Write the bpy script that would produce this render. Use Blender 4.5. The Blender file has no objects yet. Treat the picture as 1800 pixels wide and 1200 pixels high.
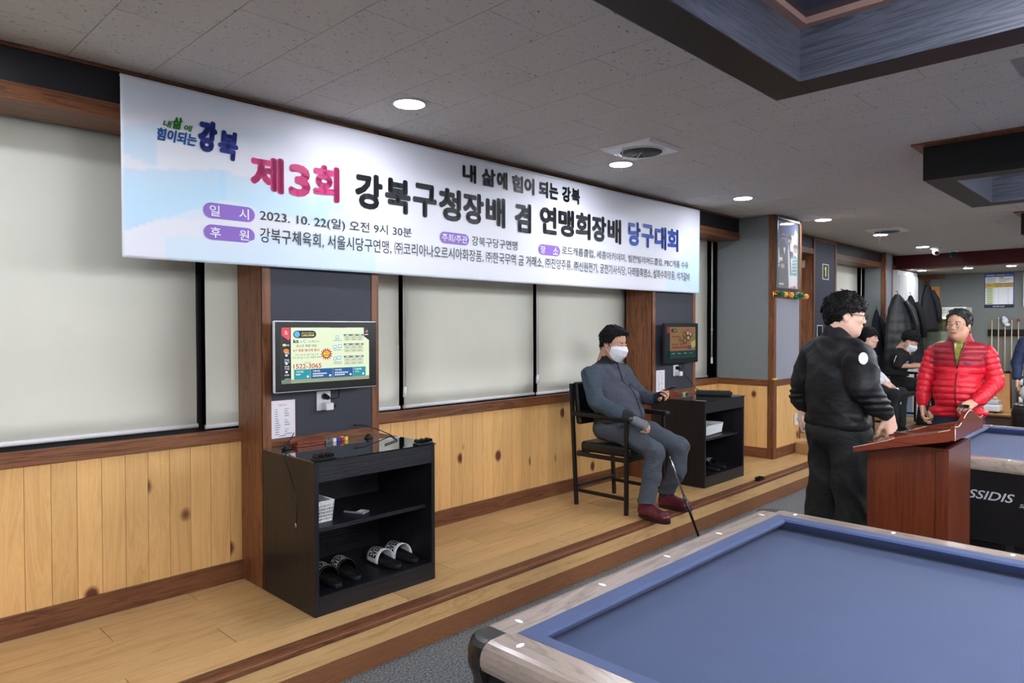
import bpy, bmesh, math, random
import numpy as np
from mathutils import Vector, Matrix
random.seed(7); np.random.seed(7)
C = bpy.context.scene.collection
sc = bpy.context.scene
PI = math.pi
R = math.radians

# ------------------------------------------------------------------ camera
EYE = Vector((0.0, 0.0, 1.53))
yaw, pitch, roll = R(44.2), R(-1.12), R(-0.08)
Fw = Vector((math.cos(yaw)*math.cos(pitch), math.sin(yaw)*math.cos(pitch), math.sin(pitch)))
Rt0 = Vector((math.sin(yaw), -math.cos(yaw), 0)); Up0 = Rt0.cross(Fw)
Rt = Rt0*math.cos(roll)+Up0*math.sin(roll); Up = -Rt0*math.sin(roll)+Up0*math.cos(roll)
cam = bpy.data.objects.new('camera', bpy.data.cameras.new('camera'))
cam.data.sensor_width = 36.0; cam.data.lens = 36.0*1225/1800
cam.data.clip_start = 0.05; cam.data.clip_end = 100
M4 = Matrix.Identity(4)
for i in range(3):
    M4[i][0] = Rt[i]; M4[i][1] = Up[i]; M4[i][2] = -Fw[i]; M4[i][3] = EYE[i]
cam.matrix_world = M4
C.objects.link(cam); sc.camera = cam
# ------------------------------------------------------------------ world, exposure, light strengths
w = bpy.data.worlds.new('world'); sc.world = w; w.use_nodes = True
w.node_tree.nodes['Background'].inputs[0].default_value = (0.75, 0.82, 1.0, 1)
w.node_tree.nodes['Background'].inputs[1].default_value = 0.3
sc.view_settings.view_transform = 'Standard'; sc.view_settings.look = 'None'
sc.view_settings.exposure = 1.88; sc.view_settings.gamma = 1.0
sc.view_settings.use_curve_mapping = False
sc.cycles.max_bounces = 8; sc.cycles.diffuse_bounces = 4; sc.cycles.glossy_bounces = 4
sc.cycles.use_denoising = True
TUBE_POWER = 34.0        # emission of the lamp tubes in the ceiling coffers
SPOT_POWER = 42.0        # emission of the round ceiling lights
SCREEN_POWER = 0.29

CZ = 2.66               # ceiling height
PZ = 0.205               # raised platform height
WY = 3.575               # face of the left wall panelling

# ------------------------------------------------------------------ materials
def lin(c):
    return tuple(((x/255.0)/12.92 if x/255.0 <= 0.04045 else ((x/255.0+0.055)/1.055)**2.4) for x in c)+(1.0,)
MATS = {}
def mat(name, rgb=(128,128,128), rough=0.5, metal=0.0, emit=None, es=1.0, bump=0.0, bscale=200.0, vary=0.0, vscale=8.0,
        crease=0.0, alpha=None, trans=0.0, ior=1.45, spec=0.5, stretch=(1,1,1), coat=0.0, sheen=0.0):
    if name in MATS: return MATS[name]
    m = bpy.data.materials.new(name); m.use_nodes = True
    nt = m.node_tree; N = nt.nodes; L = nt.links
    b = N['Principled BSDF']
    b.inputs['Base Color'].default_value = lin(rgb); b.inputs['Roughness'].default_value = rough
    b.inputs['Metallic'].default_value = metal; b.inputs['IOR'].default_value = ior
    b.inputs['Specular IOR Level'].default_value = spec
    b.inputs['Coat Weight'].default_value = coat
    b.inputs['Sheen Weight'].default_value = sheen
    if trans: b.inputs['Transmission Weight'].default_value = trans
    if alpha is not None: b.inputs['Alpha'].default_value = alpha
    if emit:
        b.inputs['Emission Color'].default_value = lin(emit); b.inputs['Emission Strength'].default_value = es
    if bump or vary:
        tc = N.new('ShaderNodeTexCoord'); mp = N.new('ShaderNodeMapping'); L.new(tc.outputs['Object'], mp.inputs[0])
        mp.inputs['Scale'].default_value = stretch
        if bump:
            n = N.new('ShaderNodeTexNoise'); n.inputs['Scale'].default_value = bscale; n.inputs['Detail'].default_value = 4
            L.new(mp.outputs[0], n.inputs['Vector'])
            bp = N.new('ShaderNodeBump'); bp.inputs['Strength'].default_value = bump; bp.inputs['Distance'].default_value = 0.01
            L.new(n.outputs['Fac'], bp.inputs['Height']); L.new(bp.outputs[0], b.inputs['Normal'])
        if vary:
            n2 = N.new('ShaderNodeTexNoise'); n2.inputs['Scale'].default_value = vscale; n2.inputs['Detail'].default_value = 5
            L.new(mp.outputs[0], n2.inputs['Vector'])
            cr = N.new('ShaderNodeValToRGB')
            c = lin(rgb)
            cr.color_ramp.elements[0].position = 0.3; cr.color_ramp.elements[1].position = 0.7
            cr.color_ramp.elements[0].color = tuple(x*(1-vary) for x in c[:3])+(1,)
            cr.color_ramp.elements[1].color = tuple(min(1, x*(1+vary)) for x in c[:3])+(1,)
            L.new(n2.outputs['Fac'], cr.inputs[0]); L.new(cr.outputs[0], b.inputs['Base Color'])
    if crease:
        tc2 = N.new('ShaderNodeTexCoord'); nz = N.new('ShaderNodeTexNoise'); nz.inputs['Scale'].default_value = 9; nz.inputs['Detail'].default_value = 3; nz.inputs['Distortion'].default_value = 1.4
        mp3 = N.new('ShaderNodeMapping'); mp3.inputs['Scale'].default_value = (1,1,1.7); L.new(tc2.outputs['Object'], mp3.inputs[0]); L.new(mp3.outputs[0], nz.inputs['Vector'])
        sb = N.new('ShaderNodeMath'); sb.operation = 'SUBTRACT'; sb.inputs[1].default_value = .5; L.new(nz.outputs['Fac'], sb.inputs[0])
        ab = N.new('ShaderNodeMath'); ab.operation = 'ABSOLUTE'; L.new(sb.outputs[0], ab.inputs[0])
        pw = N.new('ShaderNodeMath'); pw.operation = 'POWER'; pw.inputs[1].default_value = .6; L.new(ab.outputs[0], pw.inputs[0])
        b3 = N.new('ShaderNodeBump'); b3.inputs['Strength'].default_value = crease; b3.inputs['Distance'].default_value = .03; L.new(pw.outputs[0], b3.inputs['Height'])
        if bump: L.new(bp.outputs[0], b3.inputs['Normal'])
        L.new(b3.outputs[0], b.inputs['Normal'])
    MATS[name] = m; return m

def wood(name, stops, scale=(18,18,1.2), rough=0.45, dist=1.0, knots=None, bump=0.15, random_off=True, nscale=1.0, spec=0.4, wear=None):
    """grain runs along the axis whose scale is the small one; stops = list of (pos, rgb)"""
    if name in MATS: return MATS[name]
    m = bpy.data.materials.new(name); m.use_nodes = True
    nt = m.node_tree; N = nt.nodes; L = nt.links; b = N['Principled BSDF']
    b.inputs['Roughness'].default_value = rough; b.inputs['Specular IOR Level'].default_value = spec
    tc = N.new('ShaderNodeTexCoord'); vec = tc.outputs['Object']
    if random_off:
        oi = N.new('ShaderNodeObjectInfo'); mul = N.new('ShaderNodeVectorMath'); mul.operation = 'SCALE'
        cx = N.new('ShaderNodeCombineXYZ'); L.new(oi.outputs['Random'], cx.inputs[0]); L.new(oi.outputs['Random'], cx.inputs[1]); L.new(oi.outputs['Random'], cx.inputs[2])
        L.new(cx.outputs[0], mul.inputs[0]); mul.inputs['Scale'].default_value = 37.0
        ad = N.new('ShaderNodeVectorMath'); ad.operation = 'ADD'; L.new(vec, ad.inputs[0]); L.new(mul.outputs[0], ad.inputs[1]); vec = ad.outputs[0]
    mp = N.new('ShaderNodeMapping'); mp.inputs['Scale'].default_value = scale; L.new(vec, mp.inputs[0])
    n = N.new('ShaderNodeTexNoise'); n.inputs['Scale'].default_value = nscale; n.inputs['Detail'].default_value = 6; n.inputs['Distortion'].default_value = dist
    n.inputs['Roughness'].default_value = 0.6
    L.new(mp.outputs[0], n.inputs['Vector'])
    wv = N.new('ShaderNodeMath'); wv.operation = 'PINGPONG'; wv.inputs[1].default_value = 0.5
    mm = N.new('ShaderNodeMath'); mm.operation = 'MULTIPLY'; mm.inputs[1].default_value = 5.0
    L.new(n.outputs['Fac'], mm.inputs[0]); L.new(mm.outputs[0], wv.inputs[0])
    # fine fibre
    mp2 = N.new('ShaderNodeMapping'); mp2.inputs['Scale'].default_value = tuple(s*7 for s in scale); L.new(vec, mp2.inputs[0])
    n2 = N.new('ShaderNodeTexNoise'); n2.inputs['Scale'].default_value = nscale; n2.inputs['Detail'].default_value = 3; L.new(mp2.outputs[0], n2.inputs['Vector'])
    mx = N.new('ShaderNodeMath'); mx.operation = 'MULTIPLY_ADD'; L.new(wv.outputs[0], mx.inputs[0]); mx.inputs[1].default_value = 1.3
    ms = N.new('ShaderNodeMath'); ms.operation = 'MULTIPLY'; ms.inputs[1].default_value = 0.35; L.new(n2.outputs['Fac'], ms.inputs[0]); L.new(ms.outputs[0], mx.inputs[2])
    cr = N.new('ShaderNodeValToRGB'); e = cr.color_ramp.elements
    while len(e) < len(stops): e.new(0.5)
    for k, (p, c) in enumerate(stops): e[k].position = p; e[k].color = lin(c)
    L.new(mx.outputs[0], cr.inputs[0]); col = cr.outputs[0]
    if knots:
        kscale, krad, kcol = knots
        mk = N.new('ShaderNodeMapping'); mk.inputs['Scale'].default_value = (kscale, kscale, kscale*0.75); L.new(vec, mk.inputs[0])
        vo = N.new('ShaderNodeTexVoronoi'); vo.inputs['Scale'].default_value = 1.0; L.new(mk.outputs[0], vo.inputs['Vector'])
        kr = N.new('ShaderNodeValToRGB'); ke = kr.color_ramp.elements
        ke[0].position = krad*0.55; ke[0].color = (1,1,1,1); ke[1].position = krad; ke[1].color = (0,0,0,1)
        L.new(vo.outputs['Distance'], kr.inputs[0])
        mi = N.new('ShaderNodeMix'); mi.data_type = 'RGBA'; L.new(kr.outputs[0], mi.inputs['Factor']); L.new(col, mi.inputs[6]); mi.inputs[7].default_value = lin(kcol)
        col = mi.outputs[2]
    if random_off:
        hs = N.new('ShaderNodeHueSaturation'); mr = N.new('ShaderNodeMapRange'); L.new(oi.outputs['Random'], mr.inputs[0])
        mr.inputs[3].default_value = 0.9; mr.inputs[4].default_value = 1.08; L.new(mr.outputs[0], hs.inputs['Value']); L.new(col, hs.inputs['Color']); col = hs.outputs[0]
    if wear:
        wn = N.new('ShaderNodeTexNoise'); wn.inputs['Scale'].default_value = wear[0]; wn.inputs['Detail'].default_value = 8; wn.inputs['Roughness'].default_value = .7
        wm = N.new('ShaderNodeMapping'); wm.inputs['Scale'].default_value = wear[3] if len(wear) > 3 else (1,1,1); L.new(tc.outputs['Object'], wm.inputs[0]); L.new(wm.outputs[0], wn.inputs['Vector'])
        wr = N.new('ShaderNodeValToRGB'); wr.color_ramp.elements[0].position = wear[1]; wr.color_ramp.elements[1].position = wear[1]+.08
        L.new(wn.outputs['Fac'], wr.inputs[0])
        wi = N.new('ShaderNodeMix'); wi.data_type = 'RGBA'; L.new(wr.outputs[0], wi.inputs['Factor']); L.new(col, wi.inputs[6]); wi.inputs[7].default_value = lin(wear[2]); col = wi.outputs[2]
    L.new(col, b.inputs['Base Color'])
    if bump:
        bp = N.new('ShaderNodeBump'); bp.inputs['Strength'].default_value = bump; bp.inputs['Distance'].default_value = 0.003
        L.new(mx.outputs[0], bp.inputs['Height']); L.new(bp.outputs[0], b.inputs['Normal'])
    MATS[name] = m; return m

PINE = wood('pine', [(0.0,(206,154,92)),(0.25,(222,174,110)),(0.6,(231,186,122)),(1.0,(216,166,102))], scale=(9,9,0.7), knots=(4.2,0.16,(104,54,34)), bump=0.08, rough=0.42)
WAL_ST = [(0.0,(66,38,22)),(0.3,(104,62,38)),(0.65,(132,84,52)),(1.0,(98,58,35))]
WALX = wood('walnut_along_x', WAL_ST, scale=(1.3,16,22), bump=0.3, rough=0.4)
WALY = wood('walnut_along_y', WAL_ST, scale=(16,1.3,22), bump=0.3, rough=0.4)
WALZ = wood('walnut_along_z', WAL_ST, scale=(22,16,1.3), bump=0.3, rough=0.4)
OAK = wood('oak_laminate', [(0.0,(168,126,78)),(0.3,(196,156,104)),(0.7,(208,170,118)),(1.0,(184,142,92))], scale=(1.0,11,11), bump=0.05, rough=0.38, wear=(7,0.66,(232,214,180),(.35,2.4,1)))
ASH = wood('black_ash', [(0.0,(18,18,22)),(0.5,(27,27,33)),(1.0,(36,36,44))], scale=(2,18,40), bump=0.25, rough=0.38, random_off=False)
ASHZ = wood('black_ash_upright', [(0.0,(18,18,21)),(0.5,(26,25,28)),(1.0,(34,33,37))], scale=(30,30,2), bump=0.2, rough=0.4, random_off=False)
COF = wood('blue_black_veneer', [(0.0,(40,42,51)),(0.5,(58,61,72)),(1.0,(84,87,100))], scale=(1.2,1.2,22), bump=0.12, rough=0.3, random_off=False, dist=1.6)
RAILW = wood('grey_brown_rail_veneer', [(0.0,(118,104,95)),(0.35,(140,125,115)),(0.7,(152,137,127)),(1.0,(132,117,107))], scale=(9,1.4,9), bump=0.05, rough=0.22, random_off=False, dist=2.0)
RAILX = wood('grey_brown_rail_veneer_x', [(0.0,(118,104,95)),(0.35,(140,125,115)),(0.7,(152,137,127)),(1.0,(132,117,107))], scale=(1.4,9,9), bump=0.05, rough=0.22, random_off=False, dist=2.0)
CHERRY = wood('cherry_veneer', [(0.0,(66,29,17)),(0.4,(84,38,21)),(0.8,(95,45,25)),(1.0,(74,33,19))], scale=(26,26,1.2), bump=0.05, rough=0.28, random_off=False, wear=(55,0.74,(196,140,104)))
CHERRYY = wood('cherry_veneer_along', [(0.0,(76,32,19)),(0.4,(98,42,25)),(0.8,(112,50,30)),(1.0,(86,37,22))], scale=(26,1.2,26), bump=0.05, rough=0.24, random_off=False, wear=(60,0.72,(206,160,124)))
PANEL = mat('slate_blue_panel', (52,54,66), rough=0.55, bump=0.1, bscale=400)
BLKPAN = mat('black_fascia', (24,25,29), rough=0.5, vary=.2, vscale=4)
BLIND = mat('blind_cloth', (230,229,216), rough=0.85, bump=0.05, bscale=900, vary=.03, vscale=2)
WHITE = mat('white_plastic', (232,233,235), rough=0.35)
BLACKP = mat('black_plastic', (14,14,16), rough=0.3)
BLACKM = mat('black_matte', (16,16,18), rough=0.7)
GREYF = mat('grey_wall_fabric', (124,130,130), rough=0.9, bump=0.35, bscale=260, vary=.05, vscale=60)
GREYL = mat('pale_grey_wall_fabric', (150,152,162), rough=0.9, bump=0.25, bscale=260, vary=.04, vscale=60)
CARPET = mat('carpet_tile', (128,130,132), rough=0.95, bump=1.0, bscale=260, vary=.85, vscale=110)
CLOTH = mat('blue_billiard_cloth', (48,62,96), rough=0.85, bump=0.15, bscale=900, vary=.05, vscale=5, sheen=0.08)
CHROME = mat('chrome', (200,200,205), rough=0.15, metal=1)
DARKMET = mat('dark_metal', (26,26,28), rough=0.35, metal=.6)
GLASSB = mat('dark_glass_top', (20,34,32), rough=0.03, spec=0.8, coat=1.0)
GLASS = mat('clear_glass', (235,245,242), rough=0.02, trans=1.0, ior=1.45)
BRASS = mat('brass', (196,150,70), rough=0.25, metal=1)
REDP = mat('deep_red_beam', (84,10,16), rough=0.45)

# ------------------------------------------------------------------ geometry helpers
class G:
    """collects shapes for ONE mesh object"""
    def __init__(s): s.v = []; s.f = []; s.m = []; s.sm = []
    def add(s, vs, fs, mi=0, smooth=False):
        o = len(s.v); s.v += [tuple(p) for p in vs]; s.f += [tuple(o+i for i in f) for f in fs]; s.m += [mi]*len(fs); s.sm += [smooth]*len(fs); return s
    def box(s, x0, x1, y0, y1, z0, z1, mi=0):
        vs = [(x,y,z) for z in (z0,z1) for y in (y0,y1) for x in (x0,x1)]
        return s.add(vs, [(0,2,3,1),(4,5,7,6),(0,1,5,4),(2,6,7,3),(0,4,6,2),(1,3,7,5)], mi)
    def hexa(s, low, high, mi=0):
        """low/high: 4 points each, counter-clockwise from above"""
        return s.add(list(low)+list(high), [(3,2,1,0),(4,5,6,7),(0,1,5,4),(1,2,6,5),(2,3,7,6),(3,0,4,7)], mi)
    def cyl(s, p0, p1, r0, r1=None, n=16, mi=0, smooth=True):
        r1 = r0 if r1 is None else r1
        a = Vector(p0); b = Vector(p1); d = (b-a).normalized()
        u = d.cross(Vector((0,0,1)) if abs(d.z) < .9 else Vector((1,0,0))).normalized(); w_ = d.cross(u)
        o = len(s.v)
        for c, r in ((a,r0),(b,r1)):
            for k in range(n):
                t = 2*PI*k/n; s.v.append(tuple(c+u*(r*math.cos(t))+w_*(r*math.sin(t))))
        for k in range(n):
            j = (k+1)%n; s.f.append((o+k,o+j,o+n+j,o+n+k)); s.m.append(mi); s.sm.append(smooth)
        s.f.append(tuple(o+k for k in reversed(range(n)))); s.m.append(mi); s.sm.append(False)
        s.f.append(tuple(o+n+k for k in range(n))); s.m.append(mi); s.sm.append(False)
        return s
    def tube(s, pts, r, n=8, mi=0):
        pts = [Vector(p) for p in pts]; o = len(s.v); prev = None
        for i, p in enumerate(pts):
            d = (pts[min(i+1,len(pts)-1)]-pts[max(i-1,0)]).normalized()
            if prev is None: u = d.cross(Vector((0,0,1)) if abs(d.z) < .9 else Vector((1,0,0))).normalized()
            else: u = (prev-d*prev.dot(d)).normalized()
            prev = u; w_ = d.cross(u); rr = r[i] if isinstance(r,(list,tuple)) else r
            for k in range(n):
                t = 2*PI*k/n; s.v.append(tuple(p+u*(rr*math.cos(t))+w_*(rr*math.sin(t))))
        for i in range(len(pts)-1):
            for k in range(n):
                j = (k+1)%n; s.f.append((o+i*n+k,o+i*n+j,o+(i+1)*n+j,o+(i+1)*n+k)); s.m.append(mi); s.sm.append(True)
        s.f.append(tuple(o+k for k in reversed(range(n)))); s.m.append(mi); s.sm.append(False)
        e = o+(len(pts)-1)*n; s.f.append(tuple(e+k for k in range(n))); s.m.append(mi); s.sm.append(False)
        return s
    def lathe(s, c, prof, n=20, mi=0):
        o = len(s.v)
        for r, z in prof:
            for k in range(n):
                t = 2*PI*k/n; s.v.append((c[0]+r*math.cos(t), c[1]+r*math.sin(t), c[2]+z))
        for i in range(len(prof)-1):
            for k in range(n):
                j = (k+1)%n; s.f.append((o+i*n+k,o+i*n+j,o+(i+1)*n+j,o+(i+1)*n+k)); s.m.append(mi); s.sm.append(True)
        s.f.append(tuple(o+k for k in reversed(range(n)))); s.m.append(mi); s.sm.append(False)
        e = o+(len(prof)-1)*n; s.f.append(tuple(e+k for k in range(n))); s.m.append(mi); s.sm.append(False)
        return s
    def ball(s, c, r, n=14, mi=0, sq=(1,1,1)):
        o = len(s.v); h = n//2
        for i in range(1,h):
            a = PI*i/h
            for k in range(n):
                t = 2*PI*k/n; s.v.append((c[0]+r*sq[0]*math.sin(a)*math.cos(t), c[1]+r*sq[1]*math.sin(a)*math.sin(t), c[2]+r*sq[2]*math.cos(a)))
        t0 = len(s.v); s.v.append((c[0],c[1],c[2]+r*sq[2])); s.v.append((c[0],c[1],c[2]-r*sq[2]))
        for i in range(h-2):
            for k in range(n):
                j = (k+1)%n; s.f.append((o+i*n+k,o+(i+1)*n+k,o+(i+1)*n+j,o+i*n+j)); s.m.append(mi); s.sm.append(True)
        for k in range(n):
            j = (k+1)%n; s.f.append((t0,o+k,o+j)); s.m.append(mi); s.sm.append(True)
            s.f.append((t0+1,o+(h-2)*n+j,o+(h-2)*n+k)); s.m.append(mi); s.sm.append(True)
        return s
    def prism(s, poly, axis, a, b, mi=0, smooth=False):
        """poly in the two other axes (in xyz order), extruded along axis from a to b"""
        def P(p, t):
            q = list(p); q.insert(axis, t); return tuple(q)
        n = len(poly); vs = [P(p,a) for p in poly]+[P(p,b) for p in poly]
        fs = [tuple(reversed(range(n))), tuple(range(n,2*n))]+[(i,(i+1)%n,n+(i+1)%n,n+i) for i in range(n)]
        o = len(s.f); s.add(vs, fs, mi)
        if smooth:
            for k in range(o+2, len(s.f)): s.sm[k] = True
        return s
    def mesh(s, name, mats):
        me = bpy.data.meshes.new(name); me.from_pydata(s.v, [], s.f)
        for m in (mats if isinstance(mats,(list,tuple)) else [mats]): me.materials.append(m)
        me.polygons.foreach_set('material_index', s.m); me.polygons.foreach_set('use_smooth', s.sm)
        bm = bmesh.new(); bm.from_mesh(me); bmesh.ops.recalc_face_normals(bm, faces=bm.faces); bm.to_mesh(me); bm.free()
        return me
    def build(s, name, mats, parent=None, bevel=0, seg=2):
        o = bpy.data.objects.new(name, s.mesh(name, mats)); C.objects.link(o)
        if parent: o.parent = parent
        if bevel:
            md = o.modifiers.new('bevel','BEVEL'); md.width = bevel; md.segments = seg; md.limit_method = 'ANGLE'; md.angle_limit = R(40)
        return o
def link(name, me, parent=None, loc=(0,0,0)):
    o = bpy.data.objects.new(name, me); C.objects.link(o); o.location = loc
    if parent: o.parent = parent
    return o
def tag(o, label=None, cat=None, group=None, kind=None):
    if label: o['label'] = label
    if cat: o['category'] = cat
    if group: o['group'] = group
    if kind: o['kind'] = kind
    return o
def thing(name, label, cat, loc=(0,0,0), rz=0, group=None):
    o = bpy.data.objects.new(name, None); C.objects.link(o); o.location = loc; o.rotation_euler = (0,0,rz)
    o.empty_display_size = .1
    return tag(o, label, cat, group)
def struct(o, label=None, cat=None): return tag(o, label, cat, None, 'structure')
def copy_tree(o, parent=None):
    c = o.copy(); C.objects.link(c); c.parent = parent
    for ch in list(o.children): copy_tree(ch, c)
    return c
def box(name, m, parent, x0, x1, y0, y1, z0, z1, bevel=0):
    return G().box(x0,x1,y0,y1,z0,z1).build(name, m, parent, bevel)

_txt = {}
_tc = bpy.data.curves.new('lettering_source','FONT'); _tc.size = 1; _tc.resolution_u = 3
_to = bpy.data.objects.new('lettering_source', _tc); C.objects.link(_to)
_tc.body = '가'; _dg = bpy.context.evaluated_depsgraph_get(); _dg.update()
def text_mesh(body, offset=0.0, shear=0.0):
    """outline of a line of writing as (verts2d, faces), unit box"""
    key = (body, offset, shear)
    if set(body) <= set('~ '):      # writing too small to read: a row of short strokes
        n = len(body); v = []; f = []
        for k in range(n):
            for (x0_, x1_) in ((k+.08,k+.42),(k+.5,k+.88)):
                o = len(v); v += [(x0_/n,.1),(x1_/n,.1),(x1_/n,.9),(x0_/n,.9)]; f.append((o,o+1,o+2,o+3))
        return np.array(v), f
    if key in _txt: return _txt[key]
    _tc.body = body; _tc.offset = offset; _tc.shear = shear
    me = _to.to_mesh()
    v = np.array([(p.co.x,p.co.y) for p in me.vertices]); f = [tuple(p.vertices) for p in me.polygons]
    _to.to_mesh_clear()
    lo = v.min(0); hi = v.max(0); v = (v-lo)/(hi-lo)
    _txt[key] = (v, f); return _txt[key]
def raw_text(body, offset=0.0):
    _tc.body = body; _tc.offset = offset; _tc.shear = 0.0
    me = _to.to_mesh(); v = np.array([(p.co.x,p.co.y) for p in me.vertices]); f = [tuple(p.vertices) for p in me.polygons]; _to.to_mesh_clear()
    return v, f
def phrase_texts(body, sep, x0, x1, z0, z1, offset=0.0):
    """one line of writing cut at the separators; every phrase keeps its place in the line"""
    full, _ = raw_text(body, offset); lo = full.min(0); hi = full.max(0); out = []; st = 0
    parts_ = body.split(sep)
    for i, ph_ in enumerate(parts_):
        tok = ph_+(sep.rstrip() if i < len(parts_)-1 else '')
        right = raw_text(body[:st]+tok, offset)[0][:,0].max(); v, f = raw_text(tok, offset)
        v = v+np.array([right-v[:,0].max(), 0]); v = (v-lo)/(hi-lo)
        out.append(([(x0+(x1-x0)*a, z0+(z1-z0)*b) for a, b in v], f)); st += len(ph_)+len(sep)
    return out
def put_bold(g, body, u0, u1, v0, v1, fn, mi=0, ru=.006, rv=.006, off=0.0, n=10):
    v, f = text_mesh(body, 0.0, off)
    for k in range(n+1):
        du, dv = (0,0) if k == n else (ru*math.cos(2*PI*k/n), rv*math.sin(2*PI*k/n))
        g.add([fn(u0+ru+(u1-u0-2*ru)*a+du, v0+rv+(v1-v0-2*rv)*b+dv) for a, b in v], f, mi)
def put_text(g, body, u0, u1, v0, v1, fn, mi=0, offset=0.0, shear=0.0):
    """fn(u, v) -> 3D point"""
    v, f = text_mesh(body, offset, shear)
    g.add([fn(u0+(u1-u0)*a, v0+(v1-v0)*b) for a, b in v], f, mi)
def put_poly(g, pts, fn, mi=0): g.add([fn(*p) for p in pts], [tuple(range(len(pts)))], mi)
def put_rect(g, u0, u1, v0, v1, fn, mi=0): put_poly(g, [(u0,v0),(u1,v0),(u1,v1),(u0,v1)], fn, mi)
def pill_pts(u0, u1, v0, v1, rx, n=8):
    ry = (v1-v0)/2; cy = (v0+v1)/2; pts = []
    for k in range(n+1):
        a = -PI/2+PI*k/n; pts.append((u1-rx+rx*math.cos(a), cy+ry*math.sin(a)))
    for k in range(n+1):
        a = PI/2+PI*k/n; pts.append((u0+rx+rx*math.cos(a), cy+ry*math.sin(a)))
    return pts
def disc_pts(u, v, ru, rv, n=18): return [(u+ru*math.cos(2*PI*k/n), v+rv*math.sin(2*PI*k/n)) for k in range(n)]
# ================================================================== SETTING
floor = box('floor', CARPET, None, -4, 14, -12, 3.9, -0.1, 0.0); struct(floor)
# ceiling: slab plus mineral fibre tiles
def ceiling_mat():
    m = mat('ceiling_tile', (204,201,197), rough=0.92)
    nt = m.node_tree; N = nt.nodes; L = nt.links; b = N['Principled BSDF']
    tc = N.new('ShaderNodeTexCoord'); oi = N.new('ShaderNodeObjectInfo')
    mul = N.new('ShaderNodeVectorMath'); mul.operation = 'SCALE'; mul.inputs['Scale'].default_value = 53
    cx = N.new('ShaderNodeCombineXYZ'); [L.new(oi.outputs['Random'], cx.inputs[k]) for k in range(3)]; L.new(cx.outputs[0], mul.inputs[0])
    ad = N.new('ShaderNodeVectorMath'); ad.operation = 'ADD'; L.new(tc.outputs['Object'], ad.inputs[0]); L.new(mul.outputs[0], ad.inputs[1])
    mp = N.new('ShaderNodeMapping'); mp.inputs['Scale'].default_value = (60,110,60); mp.inputs['Rotation'].default_value = (0,0,.5); L.new(ad.outputs[0], mp.inputs[0])
    n = N.new('ShaderNodeTexNoise'); n.inputs['Scale'].default_value = 1; n.inputs['Detail'].default_value = 2; n.inputs['Distortion'].default_value = .8; L.new(mp.outputs[0], n.inputs['Vector'])
    cr = N.new('ShaderNodeValToRGB'); cr.color_ramp.elements[0].position = .27; cr.color_ramp.elements[1].position = .36
    cr.color_ramp.elements[0].color = lin((98,86,78)); cr.color_ramp.elements[1].color = lin((204,201,197)); L.new(n.outputs['Fac'], cr.inputs[0]); L.new(cr.outputs[0], b.inputs['Base Color'])
    bp = N.new('ShaderNodeBump'); bp.inputs['Strength'].default_value = .5; bp.inputs['Distance'].default_value = .004; L.new(cr.outputs[0], bp.inputs['Height']); L.new(bp.outputs[0], b.inputs['Normal'])
    return m
CEILT = ceiling_mat()
CEILS = mat('ceiling_slab', (160,156,152), rough=.95)
ceiling = box('ceiling', CEILS, None, -4, 14, -12, 3.9, CZ+.011, 2.9); struct(ceiling)
COFX = [-2.111, 1.400, 4.911, 8.422]
def in_coffer(x0, x1, y0, y1):
    return any(x0 >= cx-.01 and x1 <= cx+1.38 and y1 <= 1.21 for cx in COFX)
tile_me = {}
def tile(x0, x1, y0, y1):
    key = (round(x1-x0,3), round(y1-y0,3))
    if key not in tile_me:
        a, b2 = (x1-x0)/2-.0006, (y1-y0)/2-.0006
        lo = [(-a+.0012,-b2+.0012,0),(a-.0012,-b2+.0012,0),(a-.0012,b2-.0012,0),(-a+.0012,b2-.0012,0)]
        hi = [(-a,-b2,.0115),(a,-b2,.0115),(a,b2,.0115),(-a,b2,.0115)]
        tile_me[key] = G().hexa(lo, hi).mesh('ceiling_tile', CEILT)
    link('ceiling_tile', tile_me[key], ceiling, ((x0+x1)/2, (y0+y1)/2, CZ))
nt_ = 0
for k in range(-3, 37):
    x0 = .802+.3106*k; x1 = min(x0+.3106, 12.22)
    off = 1.804 if k % 2 else 1.494
    y = off-.6212*2
    if x0 > 12.17: continue
    while y < 3.59:
        ya, yb = max(y, .25), min(y+.6212, 3.59)
        if yb > ya+.03 and not in_coffer(x0, x1, ya, yb):
            tile(x0, x1, ya, yb); nt_ += 1
        y += .6212
# outer walls
WALLP = mat('painted_wall', (150,150,148), rough=.9)
FARW = mat('grey_far_wall', (118,121,118), rough=.9, bump=.2, bscale=200)
wall_left = G().box(-4,13.9,3.612,3.9,0,.97).box(-4,13.9,3.612,3.9,2.53,CZ+.011).build('wall_left', BLACKM); struct(wall_left)
wall_left_outer = box('wall_left_outer', BLACKM, None, -4, 14, 3.9, 4.0, -.1, 2.9); struct(wall_left_outer)
wf = box('wall_far', FARW, None, 13.9, 14.05, -12, 3.9, 0, 2.9); struct(wf)
wr = box('wall_right', WALLP, None, -4, 14, -12.1, -12, 0, 2.9); struct(wr)
wb = box('wall_back', WALLP, None, -4.1, -4, -12.1, 4.0, 0, 2.9); struct(wb)

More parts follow.
